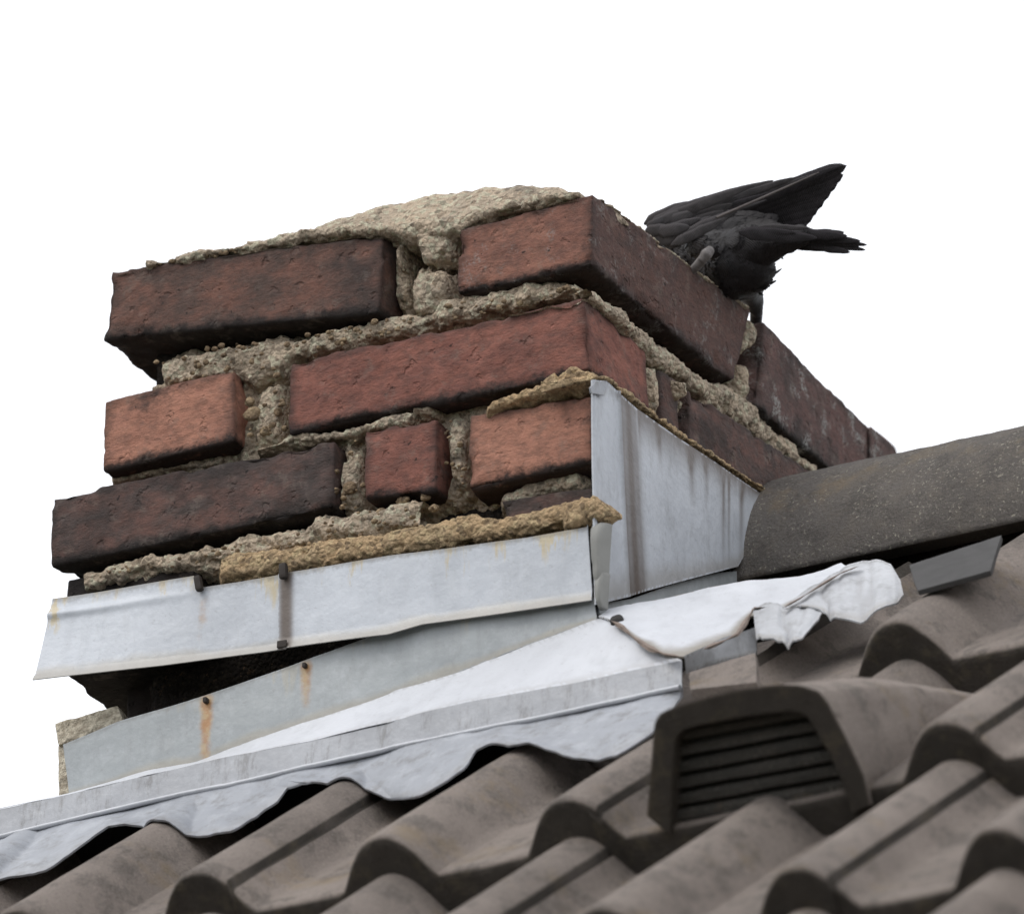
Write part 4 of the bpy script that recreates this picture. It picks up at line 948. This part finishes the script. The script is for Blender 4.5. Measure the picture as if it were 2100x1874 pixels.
# feathers: long blades, each with a curved vane and a shaft
def feather(parent, base, tip, wid, side, mat, curve=.0, shaft=False, thick=.0006, tipr=.35, name='feather'):
    b, t_ = np.array(base), np.array(tip); L = np.linalg.norm(t_-b); a = (t_-b)/L; s_ = np.array(side, float); s_ -= a*s_.dot(a); s_ /= np.linalg.norm(s_); nn = np.cross(a, s_)
    n, m = 26, 7; s = np.linspace(0, 1, n); wv = wid*np.minimum(1, (s/.18+.15))*np.clip((1-s)/tipr, 0, 1)**.5
    q = np.linspace(-1, 1, m)
    G = b+a*(s*L)[:, None, None]+s_*(wv[:, None]*q[None, :])[..., None]+nn*((curve*np.sin(s*pi))[:, None]+(-.12*wv[:, None]*q[None, :]**2))[..., None]
    G = G + s_*(.0004*fbm(G, 160, 2, 3))[..., None]
    mb = MB(); qq = np.repeat(q[None, :], n, 0); mb.grid(G, q=qq); mb.grid(G-nn*thick, flip=True, q=qq)
    o = mb.build(name, M[mat], parent)
    return o
vdir = -DV
wing = bpy.data.objects.new('wing', None); col.objects.link(wing); wing.parent = crow; wing['label'] = 'near folded wing, lighter charcoal'
wing2 = bpy.data.objects.new('wing', None); col.objects.link(wing2); wing2.parent = crow; wing2['label'] = 'spread far wing, black underside'
tail = bpy.data.objects.new('tail', None); col.objects.link(tail); tail.parent = crow
def sdir(x0, y0, x1, y1): a = K(x1, y1)-K(x0, y0); return np.cross(a, DV)
def fe(par, x0, y0, d0, x1, y1, d1, wpx, mat, **kw):
    a, b = K(x0, y0, d0), K(x1, y1, d1); sd_ = np.cross(b-a, DV); return feather(par, a, b, wpx*PX, sd_, mat, **kw)
# far wing: fan of broad blades from the shoulder to the trailing edge
tips = [(1655, 135, 55), (1632, 200, 60), (1590, 262, 62), (1548, 318, 62), (1500, 380, 62), (1455, 438, 62), (1420, 492, 62), (1378, 548, 58)]
for i, (x, y, wd) in enumerate(tips):
    fe(wing2, 760+i*14, 470+i*14, .02+.001*i, x, y, .0+.0012*i, wd, 'wing_dark', tipr=.12, curve=.002)
# near wing: primaries stacked, then coverts
pr = [((560, 500), (1460, 182), 16), ((500, 470), (1330, 215), 18), ((470, 450), (1205, 232), 22), ((420, 470), (1080, 262), 30), ((360, 500), (1240, 205), 22), ((330, 520), (1420, 190), 20), ((380, 640), (1300, 260), 18), ((520, 590), (1200, 320), 14)]
fe(wing, 300, 560, -.010, 1640, 130, .0, 30, 'wing_dark', tipr=.3)
fe(wing, 420, 560, -.016, 1466, 183, -.008, 20, 'wing', tipr=.3)
fe(wing, 440, 500, -.018, 1300, 216, -.010, 30, 'wing', tipr=.35)
fe(wing, 380, 540, -.021, 1215, 300, -.010, 20, 'wing_dark', tipr=.5)
fe(wing, 520, 560, -.023, 1100, 372, -.012, 15, 'wing', tipr=.5)
fe(wing, 360, 480, -.019, 1150, 238, -.011, 36, 'wing', tipr=.4)
for i, (x0, y0, x1, y1, wd) in enumerate([(240, 545, 560, 385, 42), (270, 570, 700, 352, 52), (300, 590, 860, 318, 52), (330, 610, 900, 345, 55), (350, 625, 860, 400, 52), (370, 640, 800, 450, 48), (390, 655, 760, 505, 42), (400, 670, 740, 545, 34), (300, 540, 1000, 268, 40), (420, 640, 720, 490, 34), (330, 560, 620, 450, 40), (290, 560, 500, 450, 34), (350, 600, 640, 500, 34), (260, 560, 400, 490, 26), (400, 690, 900, 440, 46), (380, 690, 700, 560, 50), (430, 690, 820, 500, 36), (300, 640, 520, 640, 50), (330, 600, 560, 560, 44), (250, 590, 440, 570, 40)]):
    fe(wing, x0, y0, -.022-.0012*i, x1, y1, -.020-.0010*i, wd, 'wing', tipr=.45, curve=.0015)
# pale shaft
mb = MB(); tuberad(mb, [K(745, 500, -.042), K(1100, 345, -.03), K(1460, 183, -.015)], [.0011, .0009, .0004], 6); mb.build('shaft', M['shaft'], wing)
# tail: worn tips
for i, (x, y, wd) in enumerate([(1660, 625, 34), (1755, 662, 30), (1800, 690, 28), (1790, 726, 26), (1680, 742, 30), (1640, 600, 30), (1740, 700, 28), (1560, 590, 40), (1620, 720, 34)]):
    fe(tail, 1150, 600+i*9, -.03+.0015*i, x, y, -.04+.0012*i, wd, 'wing_dark', tipr=.28 if i < 7 else .4)
for i, (x0, y0, x1, y1, wd) in enumerate([(1050, 560, 1400, 570, 22), (1000, 590, 1300, 600, 26), (900, 600, 1450, 640, 50)]):
    fe(tail, x0, y0, -.045, x1, y1, -.048, wd, 'wing' if i < 1 else 'wing_dark', tipr=.5)
# ragged tufts on the breast
for i, (x0, y0, x1, y1) in enumerate([(1130, 900, 1205, 850), (1110, 960, 1165, 935), (1040, 1020, 1075, 1040), (1180, 760, 1215, 790), (1240, 740, 1290, 735), (1330, 720, 1380, 708)]):
    fe(body, x0, y0, 0, x1, y1, 0, 12, 'plume', tipr=.8)
# small contour feathers lying over the body
bmb = MB(); cand = np.where((Nn @ (-DV)) > .15)[0]
Vw = V + np.array(crow.location); tdir = K(1700, 560)-K(760, 820); tdir /= np.linalg.norm(tdir)
for j in rng.choice(cand, 1500, replace=False):
    n_ = Nn[j]; p_ = Vw[j]; q_ = (p_-K(1000, 900)); fl = tdir.copy()
    dwn = np.array([0, 0, -1.]); hd = K(1020, 1150)
    if np.dot(p_-hd, UV) < .012: continue
    fl = fl + .25*(rng.random(3)-.5); fl -= n_*fl.dot(n_); fl /= np.linalg.norm(fl); s2 = np.cross(fl, n_)
    L = .0075+.006*rng.random(); wd = .0030+.0012*rng.random(); a_ = np.linspace(0, 1, 6); b_ = np.linspace(-1, 1, 3)
    w_ = wd*np.sqrt(np.clip(1-(2*a_-1)**2, .02, 1))
    G = p_ + fl*((a_-.3)*L)[:, None, None] + s2*(w_[:, None]*b_[None, :])[..., None] + n_*(.0003+.0004*a_[:, None]-.0006*b_[None, :]**2)[..., None]
    bmb.grid(G); bmb.grid(G-n_*.0003, flip=True)
o = bmb.build('contour_feathers', M['contour'], crow); tag(o, kind='stuff')
# leg
leg = MB()
ft = np.array([-.028, .185, cr0[2]+.012])
tuberad(leg, [K(705, 722, -.050), K(675, 755, -.054), K(640, 800, -.054)], [.0030, .0040, .0030], 12)
tuberad(leg, [K(650, 790, -.052), K(600, 845, -.05), K(540, 900, -.045), ft], [.0034, .0022, .0022, .003], 12)
for a, L in ((-.6, .03), (0, .034), (.6, .03), (3.1, .025)):
    tuberad(leg, [ft, ft+np.array([-cos(a)*L*.5, sin(a)*L*.5, .003]), ft+np.array([-cos(a)*L, sin(a)*L, -.004])], [.0026, .0022, .001], 8)
leg.build('leg', M['leg'], crow)
